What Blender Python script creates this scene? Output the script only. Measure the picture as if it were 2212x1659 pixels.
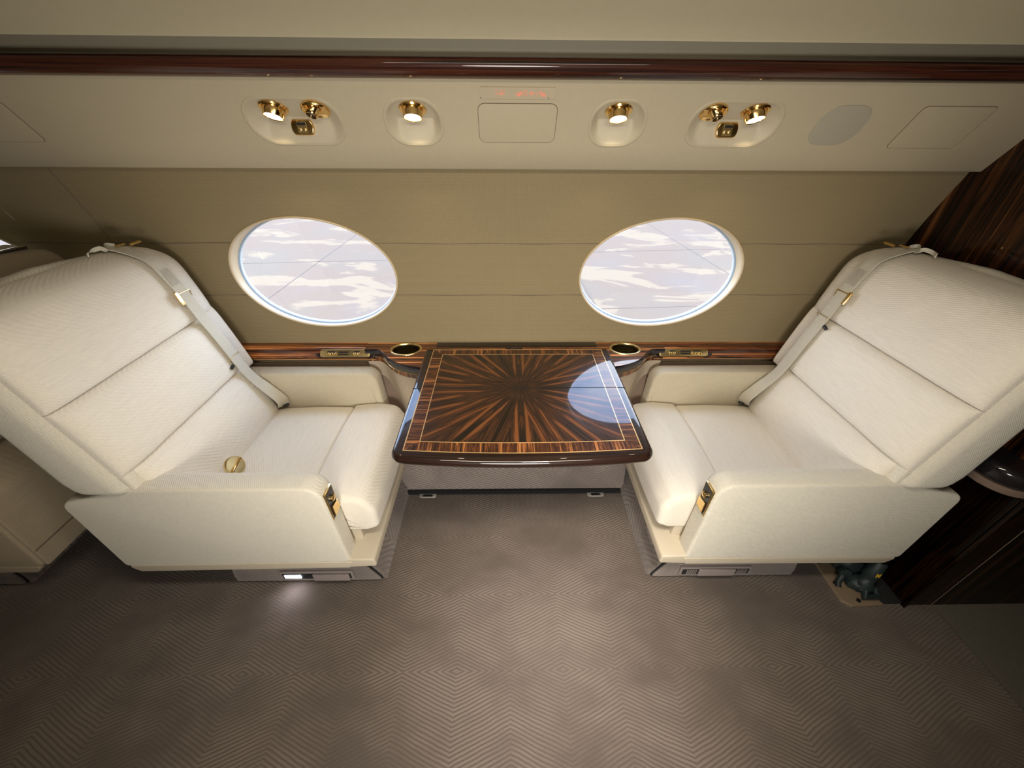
import bpy, bmesh, math, random
from mathutils import Vector, Matrix
random.seed(7)
SC = bpy.context.scene
for o in list(bpy.data.objects): bpy.data.objects.remove(o)

# ------------------------------------------------------------------ camera
def camera():
    p, yw, r = math.radians(34.6), math.radians(1.1), math.radians(0.4)
    fwd = Vector((math.sin(yw)*math.cos(p), math.cos(yw)*math.cos(p), -math.sin(p)))
    rt = Vector((math.cos(yw), -math.sin(yw), 0)); up = rt.cross(fwd)
    rt2 = rt*math.cos(r)+up*math.sin(r); up2 = up*math.cos(r)-rt*math.sin(r)
    M = Matrix((rt2, up2, -fwd)).transposed().to_4x4(); M.translation = (0, 0, 1.5)
    cd = bpy.data.cameras.new('camera'); cd.sensor_width = 36; cd.lens = 830/2212*36
    cd.clip_start = .02; cd.clip_end = 500
    co = bpy.data.objects.new('camera', cd); SC.collection.objects.link(co)
    co.matrix_world = M; SC.camera = co
camera()
SC.view_settings.view_transform = 'Standard'; SC.view_settings.look = 'None'
SC.view_settings.gamma = 1; SC.view_settings.use_curve_mapping = False
SC.view_settings.exposure = 0.0

# ------------------------------------------------------------------ world (blue sky with white cloud)
def world():
    w = bpy.data.worlds.new('sky'); SC.world = w; w.use_nodes = True
    nt = w.node_tree; nt.nodes.clear(); N = nt.nodes.new; L = nt.links.new
    out = N('ShaderNodeOutputWorld'); bg = N('ShaderNodeBackground'); bg.inputs[1].default_value = 8.0
    tc = N('ShaderNodeTexCoord'); mp = N('ShaderNodeMapping'); mp.inputs['Scale'].default_value = (2, 2, 4)
    no = N('ShaderNodeTexNoise'); no.inputs['Scale'].default_value = 1.6; no.inputs['Detail'].default_value = 5
    cr = N('ShaderNodeValToRGB'); e = cr.color_ramp.elements
    e[0].position = .42; e[0].color = (.28, .47, .86, 1); e[1].position = .66; e[1].color = (.95, .97, 1, 1)
    sx = N('ShaderNodeSeparateXYZ'); mr = N('ShaderNodeMapRange')
    mr.inputs['From Min'].default_value = .05; mr.inputs['From Max'].default_value = .55
    mr.inputs['To Min'].default_value = .8; mr.inputs['To Max'].default_value = 0
    mx = N('ShaderNodeMixRGB'); mx.inputs['Color2'].default_value = (.93, .96, 1, 1)
    L(tc.outputs['Generated'], mp.inputs[0]); L(mp.outputs[0], no.inputs['Vector']); L(no.outputs['Fac'], cr.inputs[0])
    L(tc.outputs['Generated'], sx.inputs[0]); L(sx.outputs['Z'], mr.inputs['Value'])
    L(mr.outputs[0], mx.inputs['Fac']); L(cr.outputs[0], mx.inputs['Color1']); L(mx.outputs[0], bg.inputs[0])
    L(bg.outputs[0], out.inputs[0])
world()

# ------------------------------------------------------------------ lights
def area(name, loc, direc, sx, sy, power, col, shape='RECTANGLE', portal=False, spread=180):
    d = bpy.data.lights.new(name, 'AREA'); d.shape = shape; d.size = sx; d.size_y = sy
    d.energy = power; d.color = col; d.spread = math.radians(spread)
    if portal: d.cycles.is_portal = True
    o = bpy.data.objects.new(name, d); SC.collection.objects.link(o)
    o.location = loc; o.rotation_euler = Vector(direc).to_track_quat('-Z', 'Z').to_euler()
    return o
WX = [(-.735, .31), (.6065, .3145), (-2.035, .31)]
for wx, a in WX:
    area('window_portal', (wx, 1.60, .99), (0, -1, 0), .82, .62, 1, (1, 1, 1), portal=True)
# daylight entering through the row of windows on the opposite cabin wall
area('opposite_window_light', (.04, -.70, .90), (0, 1, -.12), .62, .44, 12.5, (1, .97, .92), 'ELLIPSE', spread=112)
# ceiling lamps over the aisle
area('aisle_ceiling_light', (.05, .25, 1.80), (0, .25, -1), 1.1, .12, 11, (1, .90, .74), spread=150)
area('aisle_floor_wash', (.20, .05, 1.84), (0, .32, -1), .2, .2, 3.0, (1, .93, .84), spread=42)
sun = bpy.data.lights.new('sun', 'SUN'); sun.energy = 22; sun.color = (1, .90, .78); sun.angle = .15
so_ = bpy.data.objects.new('sun', sun); SC.collection.objects.link(so_); so_.rotation_euler = Vector((.2, .55, -1)).to_track_quat('-Z', 'Y').to_euler()

# ------------------------------------------------------------------ material kit
def mat(name, col=(.5, .5, .5), rough=.6, metal=0, coat=0, spec=.5, ior=1.5):
    if coat: spec = .1
    m = bpy.data.materials.new(name); m.use_nodes = True
    b = m.node_tree.nodes['Principled BSDF']
    b.inputs['Base Color'].default_value = (*col, 1); b.inputs['Roughness'].default_value = rough
    b.inputs['Metallic'].default_value = metal; b.inputs['Coat Weight'].default_value = coat
    b.inputs['Coat Roughness'].default_value = .02; b.inputs['Coat IOR'].default_value = 1.5
    b.inputs['Specular IOR Level'].default_value = spec; b.inputs['IOR'].default_value = ior
    return m, m.node_tree, b
class NT:
    def __init__(s, nt): s.nt = nt
    def n(s, t, **k):
        x = s.nt.nodes.new(t)
        for a, v in k.items(): setattr(x, a, v)
        return x
    def l(s, a, b): s.nt.links.new(a, b)
    def math(s, op, a, b=None, c=None):
        x = s.n('ShaderNodeMath', operation=op)
        for i, v in enumerate((a, b, c)):
            if v is None: continue
            if isinstance(v, (int, float)): x.inputs[i].default_value = v
            else: s.l(v, x.inputs[i])
        return x.outputs[0]
    def obj(s):
        tc = s.n('ShaderNodeTexCoord'); return tc.outputs['Object']
    def sep(s, v):
        x = s.n('ShaderNodeSeparateXYZ'); s.l(v, x.inputs[0]); return x.outputs
    def comb(s, a, b, c):
        x = s.n('ShaderNodeCombineXYZ')
        for i, v in enumerate((a, b, c)):
            if isinstance(v, (int, float)): x.inputs[i].default_value = v
            else: s.l(v, x.inputs[i])
        return x.outputs[0]
    def mapped(s, v, scale, rot=(0, 0, 0), loc=(0, 0, 0)):
        x = s.n('ShaderNodeMapping'); s.l(v, x.inputs[0]); x.inputs['Scale'].default_value = scale
        x.inputs['Rotation'].default_value = rot; x.inputs['Location'].default_value = loc; return x.outputs[0]
    def noise(s, v, scale, detail=3, rough=.5, dist=0):
        x = s.n('ShaderNodeTexNoise'); s.l(v, x.inputs['Vector']); x.inputs['Scale'].default_value = scale
        x.inputs['Detail'].default_value = detail; x.inputs['Roughness'].default_value = rough
        x.inputs['Distortion'].default_value = dist; return x.outputs['Fac']
    def ramp(s, f, stops, interp='LINEAR'):
        x = s.n('ShaderNodeValToRGB'); s.l(f, x.inputs[0]); x.color_ramp.interpolation = interp
        e = x.color_ramp.elements
        while len(e) < len(stops): e.new(.5)
        for i, (p, c) in enumerate(stops): e[i].position = p; e[i].color = (*c, 1)
        return x.outputs[0]
    def mix(s, f, a, b, blend='MIX'):
        x = s.n('ShaderNodeMixRGB', blend_type=blend)
        for i, v in enumerate((f, a, b)):
            if isinstance(v, (int, float)): x.inputs[i].default_value = v
            elif isinstance(v, tuple): x.inputs[i].default_value = (*v, 1)
            else: s.l(v, x.inputs[i])
        return x.outputs[0]
    def bump(s, b, h, strength, dist):
        x = s.n('ShaderNodeBump'); s.l(h, x.inputs['Height']); x.inputs['Strength'].default_value = strength
        x.inputs['Distance'].default_value = dist; s.l(x.outputs[0], b.inputs['Normal'])

def fabric(name, col, weave=900, var=.10, strength=.35, slub=(4, 60, 60), weave_rot=.785):
    m, nt, b = mat(name, col, .9, spec=.2); k = NT(nt); v = k.obj()
    b.inputs['Sheen Weight'].default_value = .15; b.inputs['Sheen Roughness'].default_value = .5
    f = k.noise(k.mapped(v, slub), 4, 4, .6)
    f2 = k.noise(v, 420, 2, .6)
    d = tuple(c*(1-var) for c in col); u = tuple(min(1, c*(1+var*.7)) for c in col)
    c1 = k.ramp(k.math('ADD', k.math('MULTIPLY', f, .6), k.math('MULTIPLY', f2, .4)), [(.3, d), (.7, u)])
    k.l(c1, b.inputs['Base Color'])
    x, y, z = k.sep(k.mapped(v, (1, 1, 1), (0, weave_rot, 0)))
    w = k.math('SINE', k.math('MULTIPLY', k.math('ADD', x, k.math('MULTIPLY', y, .35)), weave))
    w2 = k.math('SINE', k.math('MULTIPLY', k.math('ADD', z, y), weave*.9))
    h = k.math('ADD', k.math('MULTIPLY', w, .5), k.math('ADD', k.math('MULTIPLY', w2, .25), k.math('MULTIPLY', f2, 1.2)))
    k.bump(b, h, strength, .0012)
    return m

def wallcloth(name, col):
    m, nt, b = mat(name, col, .85, spec=.25); k = NT(nt); v = k.obj(); x, y, z = k.sep(v)
    wx = k.math('SINE', k.math('MULTIPLY', x, 2*math.pi/.0075)); wz = k.math('SINE', k.math('MULTIPLY', z, 2*math.pi/.0065))
    g = k.math('MULTIPLY', k.math('ADD', wx, wz), .25)
    n = k.noise(k.mapped(v, (1, 1, 5)), 120, 2)
    f = k.math('ADD', k.math('ADD', g, .15), k.math('MULTIPLY', n, .7))
    k.l(k.ramp(f, [(.15, tuple(c*.91 for c in col)), (.85, tuple(c*1.07 for c in col))]), b.inputs['Base Color'])
    k.bump(b, f, .4, .0015)
    return m

def plain(name, col, rough=.5, metal=0, coat=0, spec=.5, var=.04, nscale=40, bump=0):
    m, nt, b = mat(name, col, rough, metal, coat, spec); k = NT(nt)
    n = k.noise(k.obj(), nscale, 4)
    k.l(k.ramp(n, [(.25, tuple(c*(1-var) for c in col)), (.75, tuple(min(1, c*(1+var)) for c in col))]), b.inputs['Base Color'])
    if bump: k.bump(b, n, bump, .001)
    return m

WOOD = [(.36, (.010, .005, .004)), (.42, (.040, .013, .007)), (.455, (.16, .048, .015)), (.48, (.035, .012, .007)), (.51, (.012, .006, .005)),
        (.54, (.26, .085, .022)), (.575, (.07, .022, .010)), (.60, (.40, .145, .040)), (.66, (.52, .21, .07))]
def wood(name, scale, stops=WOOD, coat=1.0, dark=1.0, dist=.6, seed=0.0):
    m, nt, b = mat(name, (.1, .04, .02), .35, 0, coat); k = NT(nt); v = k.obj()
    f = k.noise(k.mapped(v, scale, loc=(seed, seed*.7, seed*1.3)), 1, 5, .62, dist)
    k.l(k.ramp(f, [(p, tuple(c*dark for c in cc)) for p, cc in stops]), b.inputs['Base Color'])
    return m

def sunburst():
    m, nt, b = mat('sunburst_veneer', (.1, .04, .02), .35, 0, 1.0); k = NT(nt)
    x, y, z = k.sep(k.obj()); nw = 20; dl = 2*math.pi/nw
    th = k.math('ARCTAN2', y, x)
    idx = k.math('ROUND', k.math('DIVIDE', th, dl)); ph = k.math('MULTIPLY', idx, dl)
    cx, sn = k.math('COSINE', ph), k.math('SINE', ph)
    px = k.math('ADD', k.math('MULTIPLY', x, cx), k.math('MULTIPLY', y, sn))
    py = k.math('ABSOLUTE', k.math('SUBTRACT', k.math('MULTIPLY', y, cx), k.math('MULTIPLY', x, sn)))
    f = k.noise(k.comb(k.math('MULTIPLY', px, 1.6), k.math('MULTIPLY', py, 44), k.math('MULTIPLY', k.math('PINGPONG', idx, 3), .31)), 1.25, 3, .5, .25)
    k.l(k.ramp(f, [(.36, (.008, .005, .004)), (.43, (.018, .009, .006)), (.46, (.075, .027, .011)), (.49, (.016, .008, .006)),
                   (.53, (.030, .013, .008)), (.56, (.080, .028, .011)), (.60, (.030, .012, .007)), (.65, (.19, .064, .019))]), b.inputs['Base Color'])
    return m

def carpet(name, axes, col, x0=.185, y0=.508, ax=.42, period=.0112, strength=1.0):
    m, nt, b = mat(name, col, .95, spec=.1); k = NT(nt); v = k.obj(); s = k.sep(v)
    b.inputs['Sheen Weight'].default_value = .25
    wob = k.math('MULTIPLY', k.math('SUBTRACT', k.noise(v, 9, 2), .5), .012)
    tx = k.math('PINGPONG', k.math('SUBTRACT', s[axes[0]], x0), .17575)
    ty = k.math('PINGPONG', k.math('SUBTRACT', s[axes[1]], y0), .247)
    ph = k.math('ADD', k.math('ADD', k.math('MULTIPLY', tx, ax), ty), wob)
    w = k.math('SINE', k.math('MULTIPLY', ph, 2*math.pi/period))
    rid = k.math('POWER', k.math('ADD', k.math('MULTIPLY', w, .5), .5), .55)
    worn = k.ramp(k.noise(k.mapped(v, (1, 1.4, 1), loc=(3.1, 1.7, 0)), 3.2, 3, .6), [(.36, (.15, .15, .15)), (.62, (1, 1, 1))])
    pile = k.noise(v, 330, 3, .7)
    f = k.math('ADD', k.math('MULTIPLY', k.math('MULTIPLY', rid, worn), .62), k.math('MULTIPLY', pile, .55))
    lo = tuple(c*.58 for c in col); hi = tuple(c*1.17 for c in col)
    base = k.ramp(f, [(.2, lo), (.8, hi)])
    blot = k.ramp(k.noise(v, 2.3, 3, .6), [(.3, (.86, .85, .84)), (.7, (1.0, 1.0, 1.0))])
    k.l(k.mix(1.0, base, blot, 'MULTIPLY'), b.inputs['Base Color'])
    k.bump(b, f, strength*.7, .004)
    return m

def emit(name, col, st):
    m = bpy.data.materials.new(name); m.use_nodes = True; nt = m.node_tree; nt.nodes.clear()
    e = nt.nodes.new('ShaderNodeEmission'); o = nt.nodes.new('ShaderNodeOutputMaterial')
    e.inputs[0].default_value = (*col, 1); e.inputs[1].default_value = st; nt.links.new(e.outputs[0], o.inputs[0]); return m

CREAM = (.76, .70, .595)
M = {}
M['seat'] = fabric('cream_linen', CREAM, 1000, .08, .35, (60, 4, 40))
M['seatside'] = fabric('cream_twill', (.70, .65, .54), 1500, .07, .55, (30, 30, 30))
M['leather'] = plain('cream_leather', (.52, .45, .34), .55, bump=.15, nscale=300)
M['piping'] = plain('cream_piping', (.60, .53, .42), .7)
M['console'] = plain('console_leather', (.42, .34, .25), .6)
M['tan'] = plain('tan_edge', (.17, .115, .085), .8)
M['stitch'] = plain('tan_stitching', (.33, .27, .19), .8)
M['shaded_cream'] = fabric('shaded_cream_linen', (.40, .325, .22), 1000, .10, .35, (60, 4, 40))  # seat cream darkened: shade behind the left seat put into the colour
M['lintan'] = fabric('sand_linen', (.53, .46, .335), 1500, .07, .5, (30, 30, 30))
M['belt'] = fabric('belt_webbing', (.55, .51, .41), 2200, .05, .3, (20, 20, 20))
M['wall'] = wallcloth('woven_wallcloth', (.255, .200, .110))
M['seam'] = plain('dark_thread', (.16, .12, .08), .8)
M['ivory'] = plain('ivory_lining', (.46, .395, .270), .6, var=.02, nscale=60, bump=.05)
M['ivory2'] = plain('ivory_recess', (.50, .44, .32), .55, var=.02)
M['ceil'] = plain('ceiling_lining', (.47, .415, .28), .8, var=.02, nscale=50)
M['cove'] = plain('cove_strip', (.30, .262, .185), .7, var=.02)
M['gold'] = plain('polished_gold', (.85, .58, .24), .14, 1, var=.05)
M['goldb'] = plain('brushed_gold', (.80, .62, .30), .28, 1, var=.05)
M['cupin'] = plain('dark_bronze', (.10, .075, .03), .3, .9)
M['gold_in'] = plain('gold_inlay', (.72, .46, .20), .3, .6, 1, var=.03)
M['black'] = plain('black_plastic', (.012, .012, .014), .35)
M['gap'] = plain('black_gap', (.01, .01, .01), .9)
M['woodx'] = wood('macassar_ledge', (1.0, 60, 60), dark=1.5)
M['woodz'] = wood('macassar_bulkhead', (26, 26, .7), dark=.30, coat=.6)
M['woodshade'] = wood('macassar_shaded', (26, 26, .7), dark=.07, coat=.3, seed=3)  # bulkhead wood darkened: shade of its unlit lower part put into the colour
M['woodband'] = wood('macassar_crossband_x', (95, 95, 3), seed=4)
M['woodcx'] = wood('macassar_crossband_front', (85, 2.5, 2.5), seed=2, dark=.85)
M['woodcy'] = wood('macassar_crossband_side', (2.5, 95, 2.5), seed=5, dark=.8)
M['wooddk'] = wood('macassar_dark_edge', (1.5, 45, 45), dark=.55, stops= [(.3, (.012, .007, .005)), (.5, (.035, .014, .009)), (.62, (.018, .009, .006)), (.75, (.075, .026, .012))])
M['woodtrim'] = wood('macassar_rail', (1.0, 60, 60), [(.36, (.008, .004, .004)), (.46, (.028, .009, .006)), (.56, (.070, .020, .010)), (.66, (.020, .008, .006))], coat=.6)
M['lacq'] = plain('black_lacquer', (.012, .010, .012), .3, 0, 1.0)
M['sun'] = sunburst()
M['carpet'] = carpet('carved_carpet', (0, 1), (.160, .127, .104))
M['carpetk'] = carpet('carved_carpet_upright', (0, 2), (.30, .25, .22), x0=.05, y0=.12, period=.013)
M['carpetp'] = carpet('carved_carpet_plinth', (1, 0), (.25, .205, .18), x0=.05, y0=.02, period=.011)
M['carpet2'] = plain('plain_dark_carpet', (.12, .11, .085), .95, nscale=200, bump=.4, var=.15)
M['plate'] = plain('pale_latch_metal', (.45, .44, .40), .4, .3)
M['greyplate'] = plain('grey_mauve_plate', (.30, .25, .23), .5)
M['grey'] = plain('speaker_cloth', (.37, .335, .25), .85, nscale=900, var=.15)
M['rim'] = plain('window_rim', (.56, .45, .29), .4, var=.02)
M['seal'] = plain('pale_blue_seal', (.62, .72, .80), .4)
M['gasket'] = plain('window_gasket', (.30, .36, .42), .35)
M['green'] = plain('dark_green_enamel', (.016, .026, .026), .5, var=.15)
M['yellow'] = plain('yellow_label', (.65, .42, .03), .6)
M['basepl'] = plain('tan_base_plate', (.22, .16, .10), .6)
M['lamp'] = emit('lamp_lens', (1, .84, .58), 5)
M['led'] = emit('led_white', (.85, .88, 1), 16)
M['signred'] = plain('sign_red', (.85, .33, .22), .6, var=.02)
M['signplate'] = plain('sign_plate', (.475, .40, .28), .5, var=.02)
M['printed'] = plain('belt_label', (.42, .38, .30), .8, nscale=500, var=.25)
M['conc'] = None

def glass():
    m = bpy.data.materials.new('window_glass'); m.use_nodes = True; nt = m.node_tree; nt.nodes.clear()
    k = NT(nt); o = k.n('ShaderNodeOutputMaterial'); t = k.n('ShaderNodeBsdfTransparent'); g = k.n('ShaderNodeBsdfGlossy')
    t.inputs[0].default_value = (.97, .98, 1, 1); g.inputs['Roughness'].default_value = .02
    mx = k.n('ShaderNodeMixShader'); mx.inputs[0].default_value = .025
    k.l(t.outputs[0], mx.inputs[1]); k.l(g.outputs[0], mx.inputs[2]); k.l(mx.outputs[0], o.inputs[0]); return m
M['glass'] = glass()
def apron():
    m, nt, b = mat('wet_apron_concrete', (.1, .1, .1), .8, spec=.1); k = NT(nt); v = k.obj()
    n1 = k.noise(k.mapped(v, (.35, .8, 1)), 1, 6, .62, .6)
    wet = k.ramp(n1, [(.53, (0, 0, 0)), (.555, (1, 1, 1))])
    tint = k.ramp(k.noise(k.mapped(v, (.35, .3, 1)), 1, 2), [(.3, (.068, .062, .058)), (.5, (.070, .058, .048)), (.7, (.066, .061, .053))])
    c = k.mix(wet, tint, (.093, .081, .062))
    spk = k.ramp(k.noise(v, 28, 2, .7), [(.70, (1, 1, 1)), (.78, (1.6, 1.6, 1.6))])
    spk2 = k.ramp(k.noise(v, 22, 2, .7), [(.22, (.6, .6, .6)), (.3, (1, 1, 1))])
    c = k.mix(1, k.mix(1, c, spk, 'MULTIPLY'), spk2, 'MULTIPLY')
    k.l(c, b.inputs['Base Color']); return m
M['conc'] = apron()

# ------------------------------------------------------------------ mesh kit
def link(o): SC.collection.objects.link(o); return o
def root(name, loc, label, cat, group=None):
    o = link(bpy.data.objects.new(name, None)); o.location = loc; o.empty_display_size = .05
    tag(o, label, cat, group); return o
def tag(o, label=None, cat=None, group=None, kind=None):
    if label: o['label'] = label
    if cat: o['category'] = cat
    if group: o['group'] = group
    if kind: o['kind'] = kind
    return o
def worldloc(p):
    v = Vector((0, 0, 0))
    while p: v += p.location; p = p.parent
    return v
def make(name, bm, m, parent=None, smooth=True, recalc=True, auto=40, plabel=None):
    """bm is in world coordinates; the object is placed at its own middle below its parent"""
    bmesh.ops.remove_doubles(bm, verts=bm.verts, dist=1e-6)
    if recalc: bmesh.ops.recalc_face_normals(bm, faces=bm.faces)
    off = worldloc(parent) if parent else Vector((0, 0, 0))
    bmesh.ops.translate(bm, verts=bm.verts, vec=-off)
    me = bpy.data.meshes.new(name)
    if smooth:
        for f in bm.faces: f.smooth = True
        for e in bm.edges:
            if len(e.link_faces) == 2 and e.calc_face_angle(0) > math.radians(auto): e.smooth = False
    bm.to_mesh(me); bm.free()
    me.materials.append(m)
    o = link(bpy.data.objects.new(name, me)); o.parent = parent
    if plabel: o['label'] = plabel
    return o
def structure(name, bm, m, parent=None, **k):
    o = make(name, bm, m, parent, **k)
    if parent is None: o['kind'] = 'structure'
    return o
def lerp(a, b, t): return a+(b-a)*t
def table(pts):
    pts = sorted(pts)
    def f(x):
        if x <= pts[0][0]: return pts[0][1]
        for (a, fa), (b, fb) in zip(pts, pts[1:]):
            if x <= b: return lerp(fa, fb, (x-a)/(b-a))
        return pts[-1][1]
    return f
def smooth_table(pts):
    pts = sorted(pts)
    def f(x):
        if x <= pts[0][0]: return pts[0][1]
        if x >= pts[-1][0]: return pts[-1][1]
        for i in range(len(pts)-1):
            if x <= pts[i+1][0]:
                p1, p2 = pts[i], pts[i+1]; p0 = pts[max(0, i-1)]; p3 = pts[min(len(pts)-1, i+2)]
                t = (x-p1[0])/(p2[0]-p1[0]); d = p2[0]-p1[0]
                m1 = (p2[1]-p0[1])/max(1e-9, p2[0]-p0[0])*d; m2 = (p3[1]-p1[1])/max(1e-9, p3[0]-p1[0])*d
                return (2*t**3-3*t*t+1)*p1[1]+(t**3-2*t*t+t)*m1+(-2*t**3+3*t*t)*p2[1]+(t**3-t*t)*m2
    return f
def fillet(pts, rad, seg=6):
    """pts 2D polygon; rad per point or one number"""
    n = len(pts); out = []
    for i in range(n):
        r = rad[i] if isinstance(rad, (list, tuple)) else rad
        p = Vector(pts[i]); a = Vector(pts[i-1]); b = Vector(pts[(i+1) % n])
        u = (a-p); v = (b-p); lu, lv = u.length, v.length; u.normalize(); v.normalize()
        ang = u.angle(v) if r > 0 else 0
        if r <= 0 or ang > 3.1: out.append(tuple(p)); continue
        d = min(r/math.tan(ang/2), lu*.49, lv*.49); rr = d*math.tan(ang/2)
        c = p+(u+v).normalized()*(rr/math.sin(ang/2))
        s, e = p+u*d-c, p+v*d-c
        a0 = math.atan2(s.y, s.x); a1 = math.atan2(e.y, e.x); da = (a1-a0+math.pi) % (2*math.pi)-math.pi
        for k in range(seg+1):
            t = a0+da*k/seg; out.append((c.x+rr*math.cos(t), c.y+rr*math.sin(t)))
    return out
def dense(poly, mx):
    out = []; n = len(poly)
    for i in range(n):
        a, b = Vector(poly[i]), Vector(poly[(i+1) % n]); L = (b-a).length
        if L < 1e-7: continue
        m = max(1, int(math.ceil(L/mx)))
        for k in range(m): out.append(tuple(a.lerp(b, k/m)))
    return out
def area2(p): return .5*sum(p[i-1][0]*p[i][1]-p[i][0]*p[i-1][1] for i in range(len(p)))
def inset(poly, d):
    """move a CCW polygon inward by d"""
    n = len(poly); out = []
    for i in range(n):
        a, p, b = Vector(poly[i-1]), Vector(poly[i]), Vector(poly[(i+1) % n])
        e1 = (p-a); e2 = (b-p)
        if e1.length < 1e-9 or e2.length < 1e-9: out.append(tuple(p)); continue
        e1.normalize(); e2.normalize()
        n1 = Vector((-e1.y, e1.x)); n2 = Vector((-e2.y, e2.x)); m = n1+n2
        if m.length < 1e-6: out.append(tuple(p)); continue
        m.normalize(); k = max(.4, m.dot(n1)); out.append(tuple(p+m*(d/k)))
    return out
def ccw(p): return p if area2(p) > 0 else list(reversed(p))
def loftloops(bm, loops, cap0=True, cap1=True, closed=True):
    vs = [[bm.verts.new(p) for p in L] for L in loops]
    n = len(loops[0])
    for A, B in zip(vs, vs[1:]):
        for i in range(n if closed else n-1):
            j = (i+1) % n
            try: bm.faces.new((A[i], A[j], B[j], B[i]))
            except ValueError: pass
    if cap0: bm.faces.new(vs[0])
    if cap1: bm.faces.new(list(reversed(vs[-1])))
    return vs
def prism(bm, poly, a0, a1, r, mp, seg=4, mids=0, r1=None):
    """poly 2D extruded from a0 to a1 with rounded end rims; mp(p0,p1,a)->xyz"""
    poly = ccw(poly); r1 = r if r1 is None else r1; L = []
    for k in range(seg+1 if r > 0 else 0):
        t = math.pi/2*k/seg; L.append((a0+r*(1-math.sin(t)), r*(1-math.cos(t))))
    if r <= 0: L.append((a0, 0))
    else: L = [(a0+r*(1-math.sin(math.pi/2*(1-k/seg))), r*(1-math.cos(math.pi/2*(1-k/seg)))) for k in range(seg+1)]
    for k in range(1, mids+1): L.append((lerp(a0+r, a1-r1, k/(mids+1)), 0))
    if r1 <= 0: L.append((a1, 0))
    else: L += [(a1-r1*(1-math.sin(math.pi/2*(k/seg))), r1*(1-math.cos(math.pi/2*(k/seg)))) for k in range(seg+1)]
    loops = [[mp(p[0], p[1], a) for p in (inset(poly, d) if d > 1e-7 else poly)] for a, d in L]
    return loftloops(bm, loops)
def box(bm, c0, c1):
    v = [bm.verts.new((x, y, z)) for x in (c0[0], c1[0]) for y in (c0[1], c1[1]) for z in (c0[2], c1[2])]
    for f in ((0, 1, 3, 2), (4, 6, 7, 5), (0, 4, 5, 1), (2, 3, 7, 6), (0, 2, 6, 4), (1, 5, 7, 3)):
        bm.faces.new([v[i] for i in f])
def bbox(c0, c1, bev=0, seg=2):
    bm = bmesh.new(); box(bm, c0, c1)
    if bev: bmesh.ops.bevel(bm, geom=bm.edges[:], offset=bev, segments=seg, affect='EDGES', profile=.5)
    return bm
def frame_of(d):
    d = Vector(d).normalized(); a = Vector((0, 0, 1)) if abs(d.z) < .9 else Vector((1, 0, 0))
    u = a.cross(d).normalized(); return u, d.cross(u).normalized(), d
def revolve(bm, origin, axis, prof, seg=32, sc=(1, 1)):
    """prof = [(radius, height along axis)]"""
    u, v, d = frame_of(axis); o = Vector(origin); loops = []
    for r, h in prof:
        loops.append([o+d*h+(u*math.cos(2*math.pi*k/seg)*sc[0]+v*math.sin(2*math.pi*k/seg)*sc[1])*max(r, 1e-5) for k in range(seg)])
    return loftloops(bm, loops)
def tube(bm, path, r, seg=8, closed=False):
    n = len(path); P = [Vector(p) for p in path]; loops = []; u = None
    for i in range(n):
        t = (P[(i+1) % n]-P[i-1]) if closed else (P[min(n-1, i+1)]-P[max(0, i-1)])
        t.normalize()
        if u is None: u, _, _ = frame_of(t)
        u = (u-t*u.dot(t)).normalized(); w = t.cross(u)
        rr = r[i] if isinstance(r, list) else r
        loops.append([P[i]+(u*math.cos(2*math.pi*k/seg)+w*math.sin(2*math.pi*k/seg))*rr for k in range(seg)])
    if closed: loops.append(loops[0]); loftloops(bm, loops, False, False)
    else: loftloops(bm, loops)
def catmull(P, m=6):
    P = [Vector(p) for p in P]; out = []
    for i in range(len(P)-1):
        p0, p1, p2, p3 = P[max(0, i-1)], P[i], P[i+1], P[min(len(P)-1, i+2)]
        for k in range(m):
            t = k/m
            out.append(.5*((2*p1)+(p2-p0)*t+(2*p0-5*p1+4*p2-p3)*t*t+(3*p1-p0-3*p2+p3)*t**3))
    out.append(P[-1]); return out
def ribbon(bm, path, wide, w, th=.0018, m=6):
    """flat strap along path; wide = list of width directions"""
    P = catmull(path, m); W = catmull(wide, m); loops = []
    for i, p in enumerate(P):
        t = (P[min(len(P)-1, i+1)]-P[max(0, i-1)]).normalized(); d = W[i]; d = (d-t*d.dot(t)).normalized(); n = t.cross(d)
        loops.append([p+d*w/2+n*th, p-d*w/2+n*th, p-d*w/2-n*th, p+d*w/2-n*th])
    loftloops(bm, loops)
def plate(bm, outer, holes, a0, a1, mp, back=True):
    """flat plate with holes; walls between a0 and a1"""
    for a, use in ((a0, True), (a1, back)):
        if not use: continue
        b2 = bmesh.new()
        for lp in [outer]+holes:
            vs = [b2.verts.new((p[0], p[1], 0)) for p in lp]
            for i in range(len(vs)): b2.edges.new((vs[i-1], vs[i]))
        bmesh.ops.triangle_fill(b2, use_beauty=True, edges=b2.edges[:])
        b2.verts.index_update(); mpv = [bm.verts.new(mp(v.co.x, v.co.y, a)) for v in b2.verts]
        for f in b2.faces:
            bm.faces.new([mpv[v.index] for v in f.verts])
        b2.free()
    for lp in [outer]+holes:
        A = [bm.verts.new(mp(p[0], p[1], a0)) for p in lp]; B = [bm.verts.new(mp(p[0], p[1], a1)) for p in lp]
        for i in range(len(lp)): bm.faces.new((A[i-1], A[i], B[i], B[i-1]))
    bmesh.ops.remove_doubles(bm, verts=bm.verts, dist=1e-6)
def rrect(x0, x1, y0, y1, r, seg=8): return fillet([(x0, y0), (x1, y0), (x1, y1), (x0, y1)], r, seg)
def ell(cx, cy, a, b, n=64): return [(cx+a*math.cos(2*math.pi*i/n), cy+b*math.sin(2*math.pi*i/n)) for i in range(n)]
XYZ = lambda a, b, c: (a, b, c)
YZX = lambda y, z, x: (x, y, z)

# ================================================================== SETTING
XL, XR = -3.0, 1.49
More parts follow.
